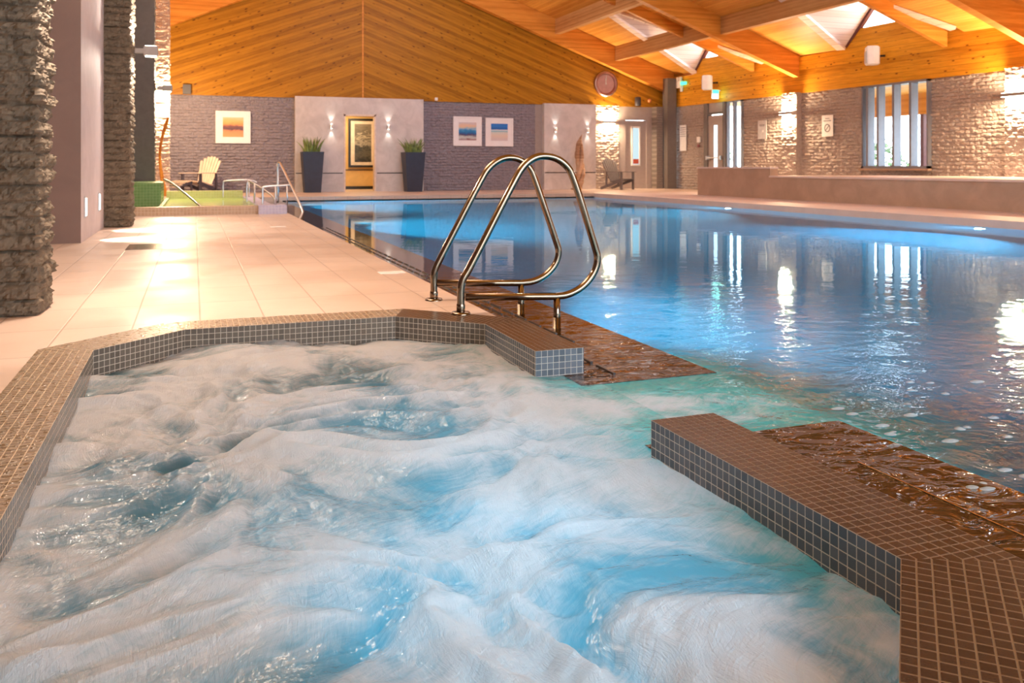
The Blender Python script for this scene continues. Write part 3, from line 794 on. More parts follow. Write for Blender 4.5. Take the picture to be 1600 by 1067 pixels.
# rafters
def rafter(y, wdt, zoff, x0, x1, label, name='roof_rafter', dep=.62):
    b = B()
    for (a, c) in ((x0, RX), (RX, x1)) if x0 < RX else ((x0, x1),):
        pts = [(a, rb(a)+zoff), (c, rb(c)+zoff), (c, rb(c)+zoff+dep), (a, rb(a)+zoff+dep)]
        f1 = [b.verts.new((x, y-wdt/2, z)) for x, z in pts]; f2 = [b.verts.new((x, y+wdt/2, z)) for x, z in pts]
        b.faces.new(f1); b.faces.new(f2[::-1])
        for i in range(4): b.faces.new((f1[i], f2[i], f2[(i+1) % 4], f1[(i+1) % 4]))
    return tag(link(name, b, M['beam']), label, 'roof beam', None, 'structure')
rafter(Y1-.20, .26, -.12, -4, 15.3, 'laminated pine rafter against the far gable wall', dep=.75)
rafter(19.45, .20, .0, -4, XR(19.45)-.0, 'big laminated rafter crossing above the middle of the pool')
rafter(12.45, .20, .0, -4, XR(12.45)-.0, 'big laminated rafter at the upper right corner')
rafter(5.5, .20, .0, -4, XR(5.5), 'laminated rafter nearest the whirlpool')
for (yc, a, c) in BAYS:
    rafter(yc-1.30, .12, .30, 10.6, XR(yc)-.0, 'short rafter beside the %s dormer skylight' % {22.55: 'far', 15.95: 'middle', 9.2: 'near'}[yc], dep=.34)
# purlins
for i, (px, zb) in enumerate(((11.0, .14), (13.15, .16))):
    for j, (ya, yb) in enumerate(((19.55, Y1-.33), (12.55, 19.35), (5.6, 12.35))):
        b = B(); box(b, px-.09, px+.09, ya, yb, rb(px)+zb, rs(px)+.02)
        tag(link('roof_purlin', b, M['purlin']), '%s purlin painted grey-brown as in cool light in the %s roof bay' % (('upper', 'lower')[i], ('far', 'middle', 'near')[j]), 'roof beam', None, 'structure')
# dormers: two boarded slopes, valley boards, glazed gable
def dormer(yc, nm, n):
    t = thing('dormer_skylight', 'boarded dormer with a white glazed triangle in the %s roof bay' % nm, 'skylight')
    t['kind'] = 'structure'
    xe = XR(yc)+.05
    b = B()
    for s in (1, -1):
        a = [Vector((XD, yc, ZA)), Vector((xe, yc, ZA)), Vector((xe, yc+s*HW, ZF)), Vector((RX+(rs(RX)-ZF)/SL, yc+s*HW, ZF))]
        if s < 0: a = a[::-1]
        v = [b.verts.new(p) for p in a]; v2 = [b.verts.new(p+Vector((0, 0, .1))) for p in a]
        b.faces.new(v); b.faces.new(v2[::-1])
        for i in range(4): b.faces.new((v[i], v2[i], v2[(i+1) % 4], v[(i+1) % 4]))
    link('dormer_boards', b, M['whiteboard'], t)
    xv = RX+(rs(RX)-ZF)/SL
    for s in (1, -1):
        b = B(); bar(b, (XD+.1, yc+s*.03, ZA-.06), (min(xe, xv)-.02, yc+s*(HW-.02), ZF-.04), .22, .07); link('valley_board', b, M['frame_w'] if False else M['whiteboard'], t)
        b = B(); bar(b, (xe-.12, yc+s*(HW-.06), ZF+.0), (xe-.12, yc+s*.02, ZA-.07), .10, .07, up=(0, 1, 0)); link('gable_frame', b, M['redfr'], t)
    b = B(); wg = HW*(1-(ZG-ZF)/(ZA-ZF))
    a = [(xe, yc-wg, ZG), (xe, yc+wg, ZG), (xe, yc, ZA)]
    v = [b.verts.new(p) for p in a]; v2 = [b.verts.new((p[0]+.012, p[1], p[2])) for p in a]
    b.faces.new(v); b.faces.new(v2[::-1])
    for i in range(3): b.faces.new((v[i], v2[i], v2[(i+1) % 3], v[(i+1) % 3]))
    gl = link('window_pane', b, M['glass'], t)
    lamp('dormer_daylight_fill', 'AREA', (xe+.5, yc, ZG+.35), 75, (.80, .88, 1.0), 1.4, .8, (xe-3, yc, ZG+.9))  # added area light outside the glass, boosting daylight on the dormer boards
    b = B(); box(b, xe-.03, xe+.03, yc-.55, yc-.52, ZG, ZA-.55); link('glazing_bar', b, M['grey_alu'], t)
for n, (yc, _, _) in enumerate(BAYS): dormer(yc, ('far', 'middle', 'near')[n], n+1)

# ------------------------------------------------------------------ left side: enclosing wall, piers
bm = B(); box(bm, -4.1, -3.9, -3, Y1+.2, 0, 5.2); struct('wall_left', bm, M['brownwall'], 'plain brown wall deep behind the left piers', 'wall')
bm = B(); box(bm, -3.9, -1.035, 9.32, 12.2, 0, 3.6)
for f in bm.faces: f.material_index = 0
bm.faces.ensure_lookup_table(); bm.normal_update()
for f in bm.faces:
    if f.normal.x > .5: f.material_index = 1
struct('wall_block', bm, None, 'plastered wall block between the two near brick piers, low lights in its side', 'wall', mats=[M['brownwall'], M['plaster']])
bm = B(); box(bm, -3.9, -1.035, 9.32, 12.2, 3.6, 5.5); struct('wall_block_boards', bm, M['rightw'], 'pine boarding above the plastered wall block', 'wall')

brick_real = stone('split_face_brick', (.13, .098, .066), .8, 14, .3)
def pier(name, x0, x1, y0, y1, H, label, st, mat, bh=.082, amp=.034, seed=0):
    """rough split-face facing wrapped round the front corner in one skin, over a solid core"""
    b = B(); L1, L2 = x1-x0, y1-y0; n1 = int(L1/st); n2 = int(L2/st); nz = int(H/(st*.9)); cols = []
    path = [(x0+i*L1/n1, y0, 0.0) for i in range(n1+1)]+[(x1, y0+i*L2/n2, 1.0) for i in range(1, n2+1)]
    rows = []
    for j in range(nz+1):
        z = j*H/nz; row = int(z/bh); fz = z/bh-row; e = min(fz, 1-fz)*bh; jn = min(1, e/.013); r = []
        for i, (x, y, sd) in enumerate(path):
            nr = Vector((1, -1, 0)).normalized() if i == n1 else (Vector((0, -1, 0)) if sd == 0 else Vector((1, 0, 0)))
            p = Vector((x*9, y*9, z*13+row*1.7)); a_ = noise.noise(p); c_ = noise.noise(p*2.7); c2 = noise.noise(p*6)
            w_ = noise.noise(Vector((row*5.3+seed, math.floor((x+y+(row % 2)*.2)/.42)*3.1, .5)))
            d = amp*(-.55*(1-jn)+.75*a_+.75*abs(c_)+.3*c2+.35*w_+.08*(1-abs(2*fz-1)))
            if i == n1: d -= .006
            r.append(b.verts.new(Vector((x, y, z))+nr*d))
        rows.append(r)
    for j in range(nz):
        for i in range(len(path)-1): b.faces.new((rows[j][i], rows[j][i+1], rows[j+1][i+1], rows[j+1][i]))
    box(b, x0, x1-.04, y0+.04, y1, 0, H)
    return struct(name, b, mat, label, 'pier')
pier('brick_pier', -1.9, -.735, 4.87, 5.30, 5.4, 'rough split-face brick pier at the left picture edge, nearest', .011, brick_real)
pier('brick_pier', -1.05, -.735, 11.58, 12.18, 5.4, 'rough brick pier with a box lamp, at the end of the plastered wall block', .016, brick_real)
bm = B(); box(bm, -1.3, -.70, 17.5, 18.0, 0, 5.4)
struct('grey_pier', bm, M['greydark'], 'smooth dark grey pier standing on the green tiled plinth', 'pier')
bm = B(); rough_face(bm, (-.70, 17.5, 0), (0, 1, 0), .5, 5.4, (1, 0, 0), .02, seed=.4)
link('brick_side', bm, brick_real, bpy.data.objects['grey_pier'])
pier('brick_pier', -1.2, -.60, 23.6, 24.1, 5.6, 'far rough brick pier with a glowing sconce behind the green spa', .02, stone('sconce_lit_split_brick', (.52, .43, .36), .8, 18, .15))  # lighter copy of the pier brick; sconce glow painted into its colour

# wall lights on the piers
def box_lamp(loc, label, w_=.075, L=.27, h_=.12, e=60, up=.6, group=None, axis=(1, 0), col=WARMW, length=None):
    """bracket lamp standing off a wall, shining up and down; axis = outward direction"""
    t = thing('wall_lamp', label, 'wall lamp', loc, math.atan2(axis[1], axis[0]), group)
    b = B(); box(b, .10, L, -w_, w_, -h_/2, h_/2); bmesh.ops.bevel(b, geom=b.edges[:], offset=.008, segments=2, affect='EDGES'); link('housing', b, M['lampmetal'], t)
    b = B(); box(b, 0, .10, -.03, .03, -.03, .03); link('bracket', b, M['lampmetal'], t)
    b = B(); box(b, .12, L-.02, -w_+.015, w_-.015, -h_/2-.008, -h_/2+.001); link('lower_diffuser', b, M['glow'], t)
    b = B(); box(b, .12, L-.02, -w_+.015, w_-.015, h_/2-.001, h_/2+.006); link('upper_diffuser', b, M['glow'], t)
    ax = Vector((axis[0], axis[1], 0)).normalized(); c = Vector(loc)+ax*(.10+(L-.1)/2)
    lamp('bulb_down', 'AREA', c+Vector((0, 0, -h_/2-.012)), e, col, .10, w_*1.7, c+Vector((0, 0, -3)))
    lamp('bulb_up', 'AREA', c+Vector((0, 0, h_/2+.012)), e*up, col, .10, w_*1.7, c+Vector((0, 0, 3)))
    return t
box_lamp((-.70, 5.10, 2.25), 'box wall lamp on the nearest brick pier', e=50, up=1.8)
box_lamp((-.70, 11.88, 2.22), 'box wall lamp with glowing underside on the second brick pier', e=48, up=1.6)
box_lamp((-.66, 17.75, 2.25), 'box wall lamp on the side of the dark grey pier', e=70)
lamp('sconce_spill', 'POINT', (-.48, 23.40, 2.45), 430, (1, .66, .36), .05)  # bare point light added to carry the far sconce's glow onto the gable

def bar_lamp(loc, length, rz, label, e=60, group=None, col=WARM, off=.10, up=.8):
    """horizontal bar sconce shining up and down; local x along the bar, local -y out of the wall"""
    t = thing('wall_sconce', label, 'wall sconce', loc, rz, group)
    b = B(); box(b, -length/2, length/2, -off-.05, -off+.03, -.035, .035); bmesh.ops.bevel(b, geom=b.edges[:], offset=.006, segments=2, affect='EDGES'); link('bar_housing', b, M['lampmetal'], t)
    b = B(); box(b, -.05, .05, -off+.03, 0, -.03, .03); link('bracket', b, M['lampmetal'], t)
    b = B(); box(b, -length/2+.02, length/2-.02, -off-.04, -off+.02, -.042, -.034); link('lower_diffuser', b, M['glow'], t)
    b = B(); box(b, -length/2+.02, length/2-.02, -off-.04, -off+.02, .034, .040); link('upper_diffuser', b, M['glow'], t)
    out = Vector((math.sin(rz), -math.cos(rz), 0)); c = Vector(loc)+out*(off+.01)
    for s, k_ in ((-1, 1), (1, up)):
        o = lamp('sconce_tube', 'AREA', c+Vector((0, 0, s*.05)), e*k_, col, length*.9, .06, c+Vector((0, 0, s*3)))
        o.rotation_euler = (0 if s < 0 else PI, 0, rz)
    return t
bar_lamp((-.87, 23.56, 2.35), .42, 0, 'bar sconce glowing on the far brick pier behind the spa', 60)
RZ_R = -PI/2-ang*0
bar_lamp((XR(19.6)-.17, 19.62, 2.22), .50, RZ_R, 'bar sconce on the right brick wall between the two notices', 170)
bar_lamp((XR(12.8)-.17, 12.85, 2.22), .55, RZ_R, 'bar sconce on the right brick wall at the right picture edge', 170)
bar_lamp((12.95, Y1-.03, 2.22), .46, 0, 'bar sconce on the far wall above the grey chair', 120)
bar_lamp((XR(6.5)-.02, 6.2, 2.22), .55, RZ_R, 'bar sconce on the right wall near the whirlpool', 170)

# low lights in the plastered block
for y, lb in ((9.62, 'low glowing step light in the plastered wall, nearer one'), (10.95, 'low glowing step light in the plastered wall beside the second brick pier')):
    t = thing('step_light', lb, 'step light', (-1.033, y, .34))
    b = B(); box(b, 0, .012, -.045, .045, -.11, .11); link('faceplate', b, M['satin'], t)
    b = B(); box(b, .004, .016, -.032, .032, -.09, .09); link('lens', b, M['glow_w'], t)
    lamp('step_bulb', 'SPOT', (-1.0, y, .33), 110, WARMW, .02, aim=(.0, y+.05, -.28), spot=1.5)

# up-down puck lights on the concrete panels
def puck(x, label):
    y0 = Y1-.16
    t = thing('wall_spotlight', label, 'wall light', (x, y0, 1.93), 0, None)
    b = B(); lathe(b, [(.035, -.06), (.04, -.05), (.04, .05), (.035, .06)], 16, (0, -.06, 0)); box(b, -.02, .02, -.03, 0, -.03, .03); link('lamp_body', b, M['satin'], t)
    b = B(); lathe(b, [(.03, -.066), (.03, -.059)], 16, (0, -.06, 0)); link('lens', b, M['glow_w'], t)
    b = B(); lathe(b, [(.03, .059), (.03, .066)], 16, (0, -.06, 0)); link('lens', b, M['glow_w'], t)
    for s in (1, -1):
        lamp('spot_bulb', 'SPOT', (x, y0-.06, 1.93+s*.08), 9, (1, .93, .80), .02, aim=(x, y0-.005, 1.93+s*.9), spot=1.1, blend=.7)
puck(3.80, 'small up-down wall light left of the corridor opening')
puck(5.50, 'small up-down wall light right of the corridor opening')
puck(10.98, 'small up-down wall light left of the driftwood sculpture')
puck(12.13, 'small up-down wall light right of the driftwood sculpture')

# ------------------------------------------------------------------ stone ledge in front of the right wall
def stone_ledge(name, x0, x1, y0, y1, z1, label):
    b = B(); box(b, x0, x1, y0, y1, 0, z1-.04); o = struct(name, b, M['ledge'], label, 'low wall')
    b = B(); box(b, x0-.02, x1, y0-.01, y1+.02, z1-.04, z1); link('capping', b, M['coping'], o)
stone_ledge('low_wall', 12.5, 12.72, 16.53, 19.57, .735, 'taller far end of the stone tiled low wall beyond the pool')
stone_ledge('low_wall', 12.5, 16.3, -2.9, 16.53, .535, 'long stone tiled low wall beyond the right side of the pool')

# ------------------------------------------------------------------ doors and windows
# door in the right wall with sidelight
t = thing('door_1', 'greige door with push bar and slim glass in the right wall', 'door', (XR(23.1), 23.1, 0)); t['kind'] = 'structure'
b = B(); box(b, -.02, .06, -.42, .42, 0, 2.36); link('door_leaf', b, M['doorg'], t)
b = B(); box(b, -.03, -.018, -.09, .09, .5, 2.05); link('glass_slot', b, emit('daylit_glass_slot', (.85, .95, 1), 2.2), t)
b = B(); tube(b, [(-.12, -.36, 1.02), (-.12, .36, 1.02)], .022, 10); box(b, -.14, -.02, -.40, -.33, .96, 1.08); box(b, -.14, -.02, .33, .40, .96, 1.08); link('push_bar', b, M['satin'], t)
b = B(); box(b, -.06, .1, .42, .62, 0, ZB); box(b, -.06, .1, -.50, -.42, 0, ZB); box(b, -.04, .1, -.42, .42, 2.40, 2.46); link('door_frame', b, M['column'], t)
b = B(); box(b, 0, .08, -.42, .42, 2.46, ZB); link('head_panel', b, M['doorg'], t)
t = thing('window_1', 'narrow two-pane sidelight beside the door in the right wall', 'window', (XR(22.2), 22.2, 0)); t['kind'] = 'structure'
b = B()
for a, c in ((-.42, -.36), (-.03, .05), (.34, .40)): box(b, -.03, .08, a, c, .0, ZB)
box(b, -.03, .08, -.42, .40, 0, .08); box(b, -.03, .08, -.42, .40, ZB-.04, ZB); link('window_frame', b, M['grey_alu'], t)
b = B(); box(b, .02, .03, -.36, .34, .08, ZB-.04); link('window_pane', b, M['glass'], t)
t = thing('window_2', 'tall four-light window in the right brick wall', 'window', (XR(16.12), 16.12, 0)); t['kind'] = 'structure'
b = B()
for yy in (-1.04, 1.0): box(b, -.04, .25, yy, yy+.05, .70, ZB)
box(b, -.04, .25, -1.04, 1.05, .70, .76); box(b, -.04, .25, -1.04, 1.05, ZB-.05, ZB); link('window_frame', b, M['grey_alu'], t)
for yy in (-.52, .0, .50, .85):
    b = B(); box(b, -.05, .16, yy-.035, yy+.035, .76, ZB-.05); link('mullion', b, M['grey_alu'], t)
b = B(); box(b, .10, .11, -1.0, 1.0, .76, ZB-.05); link('window_pane', b, M['glass'], t)
b = B(); box(b, -.10, .0, -1.10, 1.10, .655, .70); link('window_sill', b, M['ledge'], t)
# far door
t = thing('door_2', 'greige door with a tall slim window at the far right corner', 'door', (14.02, Y1+.04, 0)); t['kind'] = 'structure'
b = B(); box(b, -.40, .40, -.02, .05, 0, 2.30); link('door_leaf', b, M['doorg'], t)
b = B(); box(b, -.17, -.12, -.045, -.02, .82, 2.08); box(b, .12, .17, -.045, -.02, .82, 2.08); box(b, -.17, .17, -.045, -.02, .77, .82); box(b, -.17, .17, -.045, -.02, 2.05, 2.10); link('glass_frame', b, M['white'], t)
b = B(); box(b, -.12, .12, -.030, -.021, .82, 2.05); link('window_pane', b, emit('daylit_door_glass', (.62, .80, .85), 1.1), t)
b = B(); box(b, -.10, .10, -.05, -.03, .84, 1.0); link('red_notice', b, plain('red_notice', (.45, .08, .04), .6), t)
# corner column
bm = B(); box(bm, 14.88, 15.22, Y1-.62, Y1-.30, 0, rs(15)-.3)
struct('corner_column', bm, M['column'], 'slim dark grey steel column in the far right corner', 'column')

# world beyond the windows: garden
bm = B(); box(bm, XR(0)+.3, 60, -20, 60, -.3, -.1); struct('ground_outside', bm, M['lawn'], 'lawn outside the windows, lightened to bounce daylight', 'ground')
bm = B(); box(bm, XR(16)+.3, XR(16)+3.4, 12.5, 24.5, 2.78, 2.9); struct('porch_roof', bm, M['roof'], 'timber porch ceiling outside the window', 'porch roof')
bm = B(); box(bm, XR(16)+3.1, XR(16)+3.3, 12.5, 24.5, 2.2, 2.78); struct('porch_beam', bm, M['beam'], 'orange timber beam along the porch edge', 'porch beam')
for i, yy in enumerate((14.6, 17.0, 18.3, 20.6, 22.8, 25.0)):
    b = B(); box(b, XR(16)+3.15, XR(16)+3.28, yy, yy+.12, -.1, 2.2)
    tag(link('porch_post', b, M['redfr']), 'dark red porch post seen through the right wall glazing', 'post', 'porch posts outside the windows')
rg = random.Random(11)
def bush(x, y, r, h, lb):
    b = B()
    for i in range(420):
        th = rg.uniform(0, 2*PI); ph = math.acos(rg.uniform(-.1, 1)); q = rg.uniform(.75, 1)
        c = Vector((x+r*q*math.sin(ph)*math.cos(th), y+r*q*math.sin(ph)*math.sin(th), h*q*math.cos(ph)+.05))
        a = Vector((rg.uniform(-1, 1), rg.uniform(-1, 1), rg.uniform(-1, 1))).normalized()*.13; d = a.orthogonal().normalized()*.07
        b.faces.new([b.verts.new(c+p) for p in (-a, d, a, -d)])
    tag(link('garden_bush', b, M['hedge']), lb, 'bush', 'bushes outside the right windows')
for i in range(9): bush(XR(16)+6.5+rg.uniform(0, 2), 14+i*3.4, 1.3, 1.7+rg.uniform(0, .8), 'pale green garden bush beyond the right wall windows')

# ------------------------------------------------------------------ near handrails
def img(u, v, Y):
    t = (u-800)/1340; ca, sa = math.cos(YAW), math.sin(YAW); d = Y/(ca-t*sa); l = t*d
    return (round(l*ca+d*sa, 3), Y, round(.75+(260-v)*d/1340, 3))
R1 = [(720, 490), (720, 470), (720, 449), (723, 436), (733, 421), (806, 277), (820, 256), (836, 245.5), (851, 243), (869, 246.5), (885, 258), (895, 273), (930, 386), (935, 404), (929, 426), (912, 448), (888, 461), (868, 463), (727, 464)]
R2 = [(678, 469), (678, 450), (678, 430), (680, 420), (687, 406), (752, 280), (764, 261), (781, 249), (797, 245.5), (814, 249), (829, 263), (836, 280), (869, 377), (874, 393), (869, 412), (855, 429), (835, 440), (814, 442), (682, 442)]
def ladder_rail(pts, Y, post, label):
    P3 = [Vector(img(u, v, Y)) for u, v in pts]; foot = Vector((P3[0].x, Y, 0))
    t = thing('pool_handrail', label, 'handrail', foot, 0, None)
    P3 = [p-foot for p in P3]; P3[0].z = 0
    b = B(); tube(b, smooth_path(P3[:-1], 3)+[P3[-1]], .0195, 20); link('rail_tube', b, M['steel'], t, True)
    pt = Vector(img(post[0], post[1], Y))-foot
    b = B(); tube(b, [(pt.x, 0, pt.z), (pt.x, 0, -.14)], .0185, 18); link('support_post', b, M['steel'], t, True)
    b = B(); lathe(b, [(.0195, .012), (.045, .010), (.05, .003), (.05, 0)], 24, close=False); link('foot_flange', b, M['steel'], t, True)
    b = B(); lathe(b, [(.021, .05), (.0225, .045), (.0225, .015), (.021, .01)], 20, close=False); link('foot_collar', b, M['steel'], t, True)
    b = B(); lathe(b, [(.021, -.055), (.0225, -.05), (.0225, -.135), (.03, -.137)], 20, (pt.x, 0, 0), close=False); link('post_socket', b, M['steel'], t, True)
ladder_rail(R1, 4.185, (870, 463), 'nearer looped steel pool handrail, its foot on the mosaic rim')
ladder_rail(R2, 4.662, (814, 443), 'farther looped steel pool handrail, its foot on the deck tiles')

# ------------------------------------------------------------------ green spa at the far left
SX0, SX1, SY0, SY1 = -.52, .95, 14.1, 18.6
def uvbox(b, x0, x1, y0, y1, z0, z1):
    box_v = [((x0, y0, z0), (x1, y0, z0), (x1, y0, z1), (x0, y0, z1), x1-x0, z1-z0), ((x1, y0, z0), (x1, y1, z0), (x1, y1, z1), (x1, y0, z1), y1-y0, z1-z0),
             ((x1, y1, z0), (x0, y1, z0), (x0, y1, z1), (x1, y1, z1), x1-x0, z1-z0), ((x0, y1, z0), (x0, y0, z0), (x0, y0, z1), (x0, y1, z1), y1-y0, z1-z0),
             ((x0, y0, z1), (x1, y0, z1), (x1, y1, z1), (x0, y1, z1), x1-x0, y1-y0)]
    for a, b_, c, d, w_, h_ in box_v: quad(b, [a, b_, c, d], [(0, 0), (w_, 0), (w_, h_), (0, h_)])
spa = thing('spa_pool', 'raised green tiled spa pool at the far end of the left deck', 'spa pool', (0, 0, 0))
b = B(); uvbox(b, -1.5, SX1, SY0, SY0+.3, 0, .125); link('front_kerb', b, M['beigem'], spa)
b = B(); uvbox(b, SX0, SX1-.0, SY1, SY1+.3, 0, .25); link('back_kerb', b, M['greeny'], spa)
b = B(); uvbox(b, SX1, SX1+.25, SY0+.3, SY1+.3, 0, .125); link('side_kerb', b, M['lilacm'], spa)
b = B(); uvbox(b, SX0, SX0+.06, SY0+.3, SY1, 0, .125); link('left_kerb', b, M['green'], spa)
b = B(); quad(b, [(SX0+.06, SY0+.3, .095), (SX1, SY0+.3, .095), (SX1, SY1, .095), (SX0+.06, SY1, .095)])
k = N('green_spa_water'); nz = k.bump(k.noise(k.pos(), 6, 3), .4, .02); k.pbr((.36, .50, .12), .12, 0, nz); link('spa_water', b, k.m, spa)
b = B(); uvbox(b, SX1+.0, 1.38, SY0-.15, SY0+.30, 0, .14)
tag(link('spa_step', b, M['lilacm']), 'lilac mosaic step in front of the spa handrails', 'step')
b = B(); uvbox(b, -1.35, -.53, 15.8, 17.45, 0, .47)
tag(link('tiled_plinth', b, M['green']), 'dark green mosaic plinth at the foot of the grey pier', 'plinth')
def rail(name, pts, r, loc, label, posts=(), group=None):
    t = thing(name, label, 'handrail', loc, 0, group)
    b = B(); tube(b, smooth_path(pts, 2), r, 10); link('rail_tube', b, M['satin'], t, True)
    for (x, y, z) in posts:
        b = B(); tube(b, [(x, y, 0), (x, y, z)], r, 10); link('support_post', b, M['satin'], t, True)
    return t
rail('spa_handrail', [(0, 0, .02), (0, 0, .28), (.02, 0, .30), (.40, 0, .32), (.42, 0, .32)], .014, (1.02, 14.15, .13), 'low steel handrail on the lilac step, nearest of the spa rails', [(.38, 0, .31), (.2, 0, .31)])
rail('spa_handrail', [(0, 0, 0), (0, 0, .36), (.05, 0, .38), (.42, -.5, .12), (.42, -.5, 0)], .014, (.85, 15.4, .125), 'sloping steel handrail at the spa corner behind the lilac step', [(.12, -.15, .33), (.25, -.3, .22)])
rail('spa_handrail', [(0, 0, 0), (0, 0, .32), (.04, 0, .34), (.55, 0, .36), (.65, 0, .30)], .014, (.55, 18.2, .125), 'steel handrail at the back of the green spa', [(.5, 0, .33)])
rail('spa_handrail', [(0, 0, .42), (.15, -.3, .36), (.55, -1.6, .05), (.6, -1.7, -.0)], .018, (-.5, 16.4, .10), 'pale steel handrail dipping into the spa water by the green plinth')
rail('steps_handrail', [(0, 0, 0), (0, 0, .78), (.02, -.03, .84), (.06, -.10, .80), (.32, -1.75, -.10), (.32, -1.78, -.25)], .021, (1.62, 18.3, 0) , 'tall steel handrail sloping down the pool steps at the far left', [(.005, 0, .8)])

# ------------------------------------------------------------------ planters with sword-leaved plants
def make_planter(loc, label):
    t = thing('planter', label, 'planter', loc)
    b = B(); H = 1.14
    rings = []
    for (s, z) in ((.225, 0), (.30, H), (.305, H), (.305, H+.03), (.27, H+.03), (.26, H-.06)):
        rings.append([b.verts.new((s*a, s*c, z)) for a, c in ((-1, -1), (1, -1), (1, 1), (-1, 1))])
    for i in range(len(rings)-1):
        for k_ in range(4): b.faces.new((rings[i][k_], rings[i][(k_+1) % 4], rings[i+1][(k_+1) % 4], rings[i+1][k_]))
    b.faces.new(rings[0][::-1]); link('pot', b, M['planter'], t)
    b = B(); box(b, -.26, .26, -.26, .26, H-.10, H-.05); link('soil', b, M['soil'], t)
    return t
def sword_plant(loc, label, seed):
    rg = random.Random(seed); b = B()
    for i in range(46):
        x, y = rg.uniform(-.2, .2), rg.uniform(-.18, .18); h = rg.uniform(.30, .52); a = math.atan2(y, x)+rg.uniform(-.4, .4)
        lean = rg.uniform(.05, .30)*(abs(x)+abs(y)+.1)/.3; wd = rg.uniform(.022, .036); d = Vector((math.cos(a), math.sin(a), 0)); s = Vector((-d.y, d.x, 0)); prev = None
        if rg.random() < .6: s = Vector((1, 0, 0))
        for k_ in range(7):
            u = k_/6; c = Vector((x, y, 0))+d*lean*u*u*.9+Vector((0, 0, h*u)); ww = wd*(1-.92*u**2.2)*(1 if k_ else .7)
            cur = [b.verts.new(c-s*ww), b.verts.new(c+d.cross(s)*0+Vector((0, -.008*(1-u), 0))), b.verts.new(c+s*ww)]
            if prev: b.faces.new((prev[0], prev[1], cur[1], cur[0])); b.faces.new((prev[1], prev[2], cur[2], cur[1]))
            prev = cur
    t = thing('sword_leaved_plant', label, 'plant', loc)
    link('leaves', b, M['leaf'], t)
make_planter((3.20, Y1-.52, 0), 'tall tapered dark blue planter left of the corridor opening')
make_planter((6.14, Y1-.70, 0), 'tall tapered dark blue planter right of the corridor opening')
sword_plant((3.20, Y1-.52, 1.09), 'green sword-leaved plant in the planter left of the corridor opening', 5)
sword_plant((6.14, Y1-.70, 1.09), 'green sword-leaved plant in the planter right of the corridor opening', 8)

# ------------------------------------------------------------------ pictures
def art_mat(name, kind):
    k = N(name); x, y, z = k.xyz(k.pos()); w1 = k.noise(k.comb(k.math('MULTIPLY', x, 2.2), 0.0, k.math('MULTIPLY', z, 5)), 2.5, 4, .6, .8)
    zz = k.math('ADD', z, k.math('MULTIPLY', k.math('SUBTRACT', w1, .5), {'sunset': .16, 'sea': .22, 'beach': .05, 'mono': .9}[kind]))
    f = k.mr(zz, -.28, .28, 0, 1, False) if kind != 'mono' else k.mr(zz, -.6, .6, 0, 1, False)
    cols = {'sunset': ((.0, (.75, .33, .12)), (.28, (.68, .25, .09)), (.42, (.10, .04, .04)), (.55, (.22, .07, .05)), (.62, (.75, .28, .07)), (.8, (.85, .42, .12)), (1, (.8, .5, .3))),
            'sea': ((0, (.25, .06, .08)), (.14, (.55, .6, .6)), (.28, (.08, .05, .12)), (.4, (.01, .10, .32)), (.55, (.02, .25, .55)), (.66, (.35, .5, .6)), (.78, (.75, .5, .32)), (1, (.6, .55, .6))),
            'beach': ((0, (.60, .52, .55)), (.3, (.70, .58, .50)), (.48, (.62, .62, .60)), (.55, (.18, .45, .55)), (.62, (.7, .75, .8)), (.66, (.0, .10, .40)), (.85, (.01, .20, .65)), (1, (.0, .14, .5))),
            'mono': ((0, (.02, .02, .02)), (.2, (.10, .09, .07)), (.35, (.03, .03, .03)), (.5, (.35, .3, .25)), (.6, (.06, .05, .04)), (.68, (.5, .42, .32)), (.75, (.12, .1, .08)), (1, (.22, .18, .14)))}[kind]
    k.pbr(k.ramp(f, *cols), .35); return k.m
def picture(loc, w_, h_, aw, ah, label, kind, frame='frame_w', mount='frame_w', fw=.05, group=None):
    t = thing('framed_picture', label, 'picture', loc)
    b = B()
    for (x0, x1, z0, z1) in ((-w_/2, w_/2, h_/2-fw, h_/2), (-w_/2, w_/2, -h_/2, -h_/2+fw), (-w_/2, -w_/2+fw, -h_/2+fw, h_/2-fw), (w_/2-fw, w_/2, -h_/2+fw, h_/2-fw)):
        box(b, x0, x1, -.05, 0, z0, z1)
    link('frame', b, M[frame], t)
    b = B(); box(b, -w_/2+fw, w_/2-fw, -.03, -.01, -h_/2+fw, h_/2-fw); link('mount', b, M[mount], t)
    b = B(); box(b, -aw/2, aw/2, -.034, -.028, -ah/2, ah/2); link('print', b, art_mat('art_'+kind, kind), t)
picture((1.05, Y1-.005, 1.87), .95, .92, .56, .56, 'white framed orange sunset picture above the cream chair', 'sunset')
picture((8.05, Y1-.005, 1.853), .93, .92, .58, .56, 'white framed stormy blue seascape, left of the pair', 'sea')
picture((9.11, Y1-.005, 1.838), .93, .90, .56, .54, 'white framed beach under blue sky, right of the pair', 'beach')
picture((5.22, Y1+2.46, 1.52), .95, 1.60, .55, 1.25, 'tall black framed monochrome picture hanging in the corridor', 'mono', 'black', 'chair_w', .07)

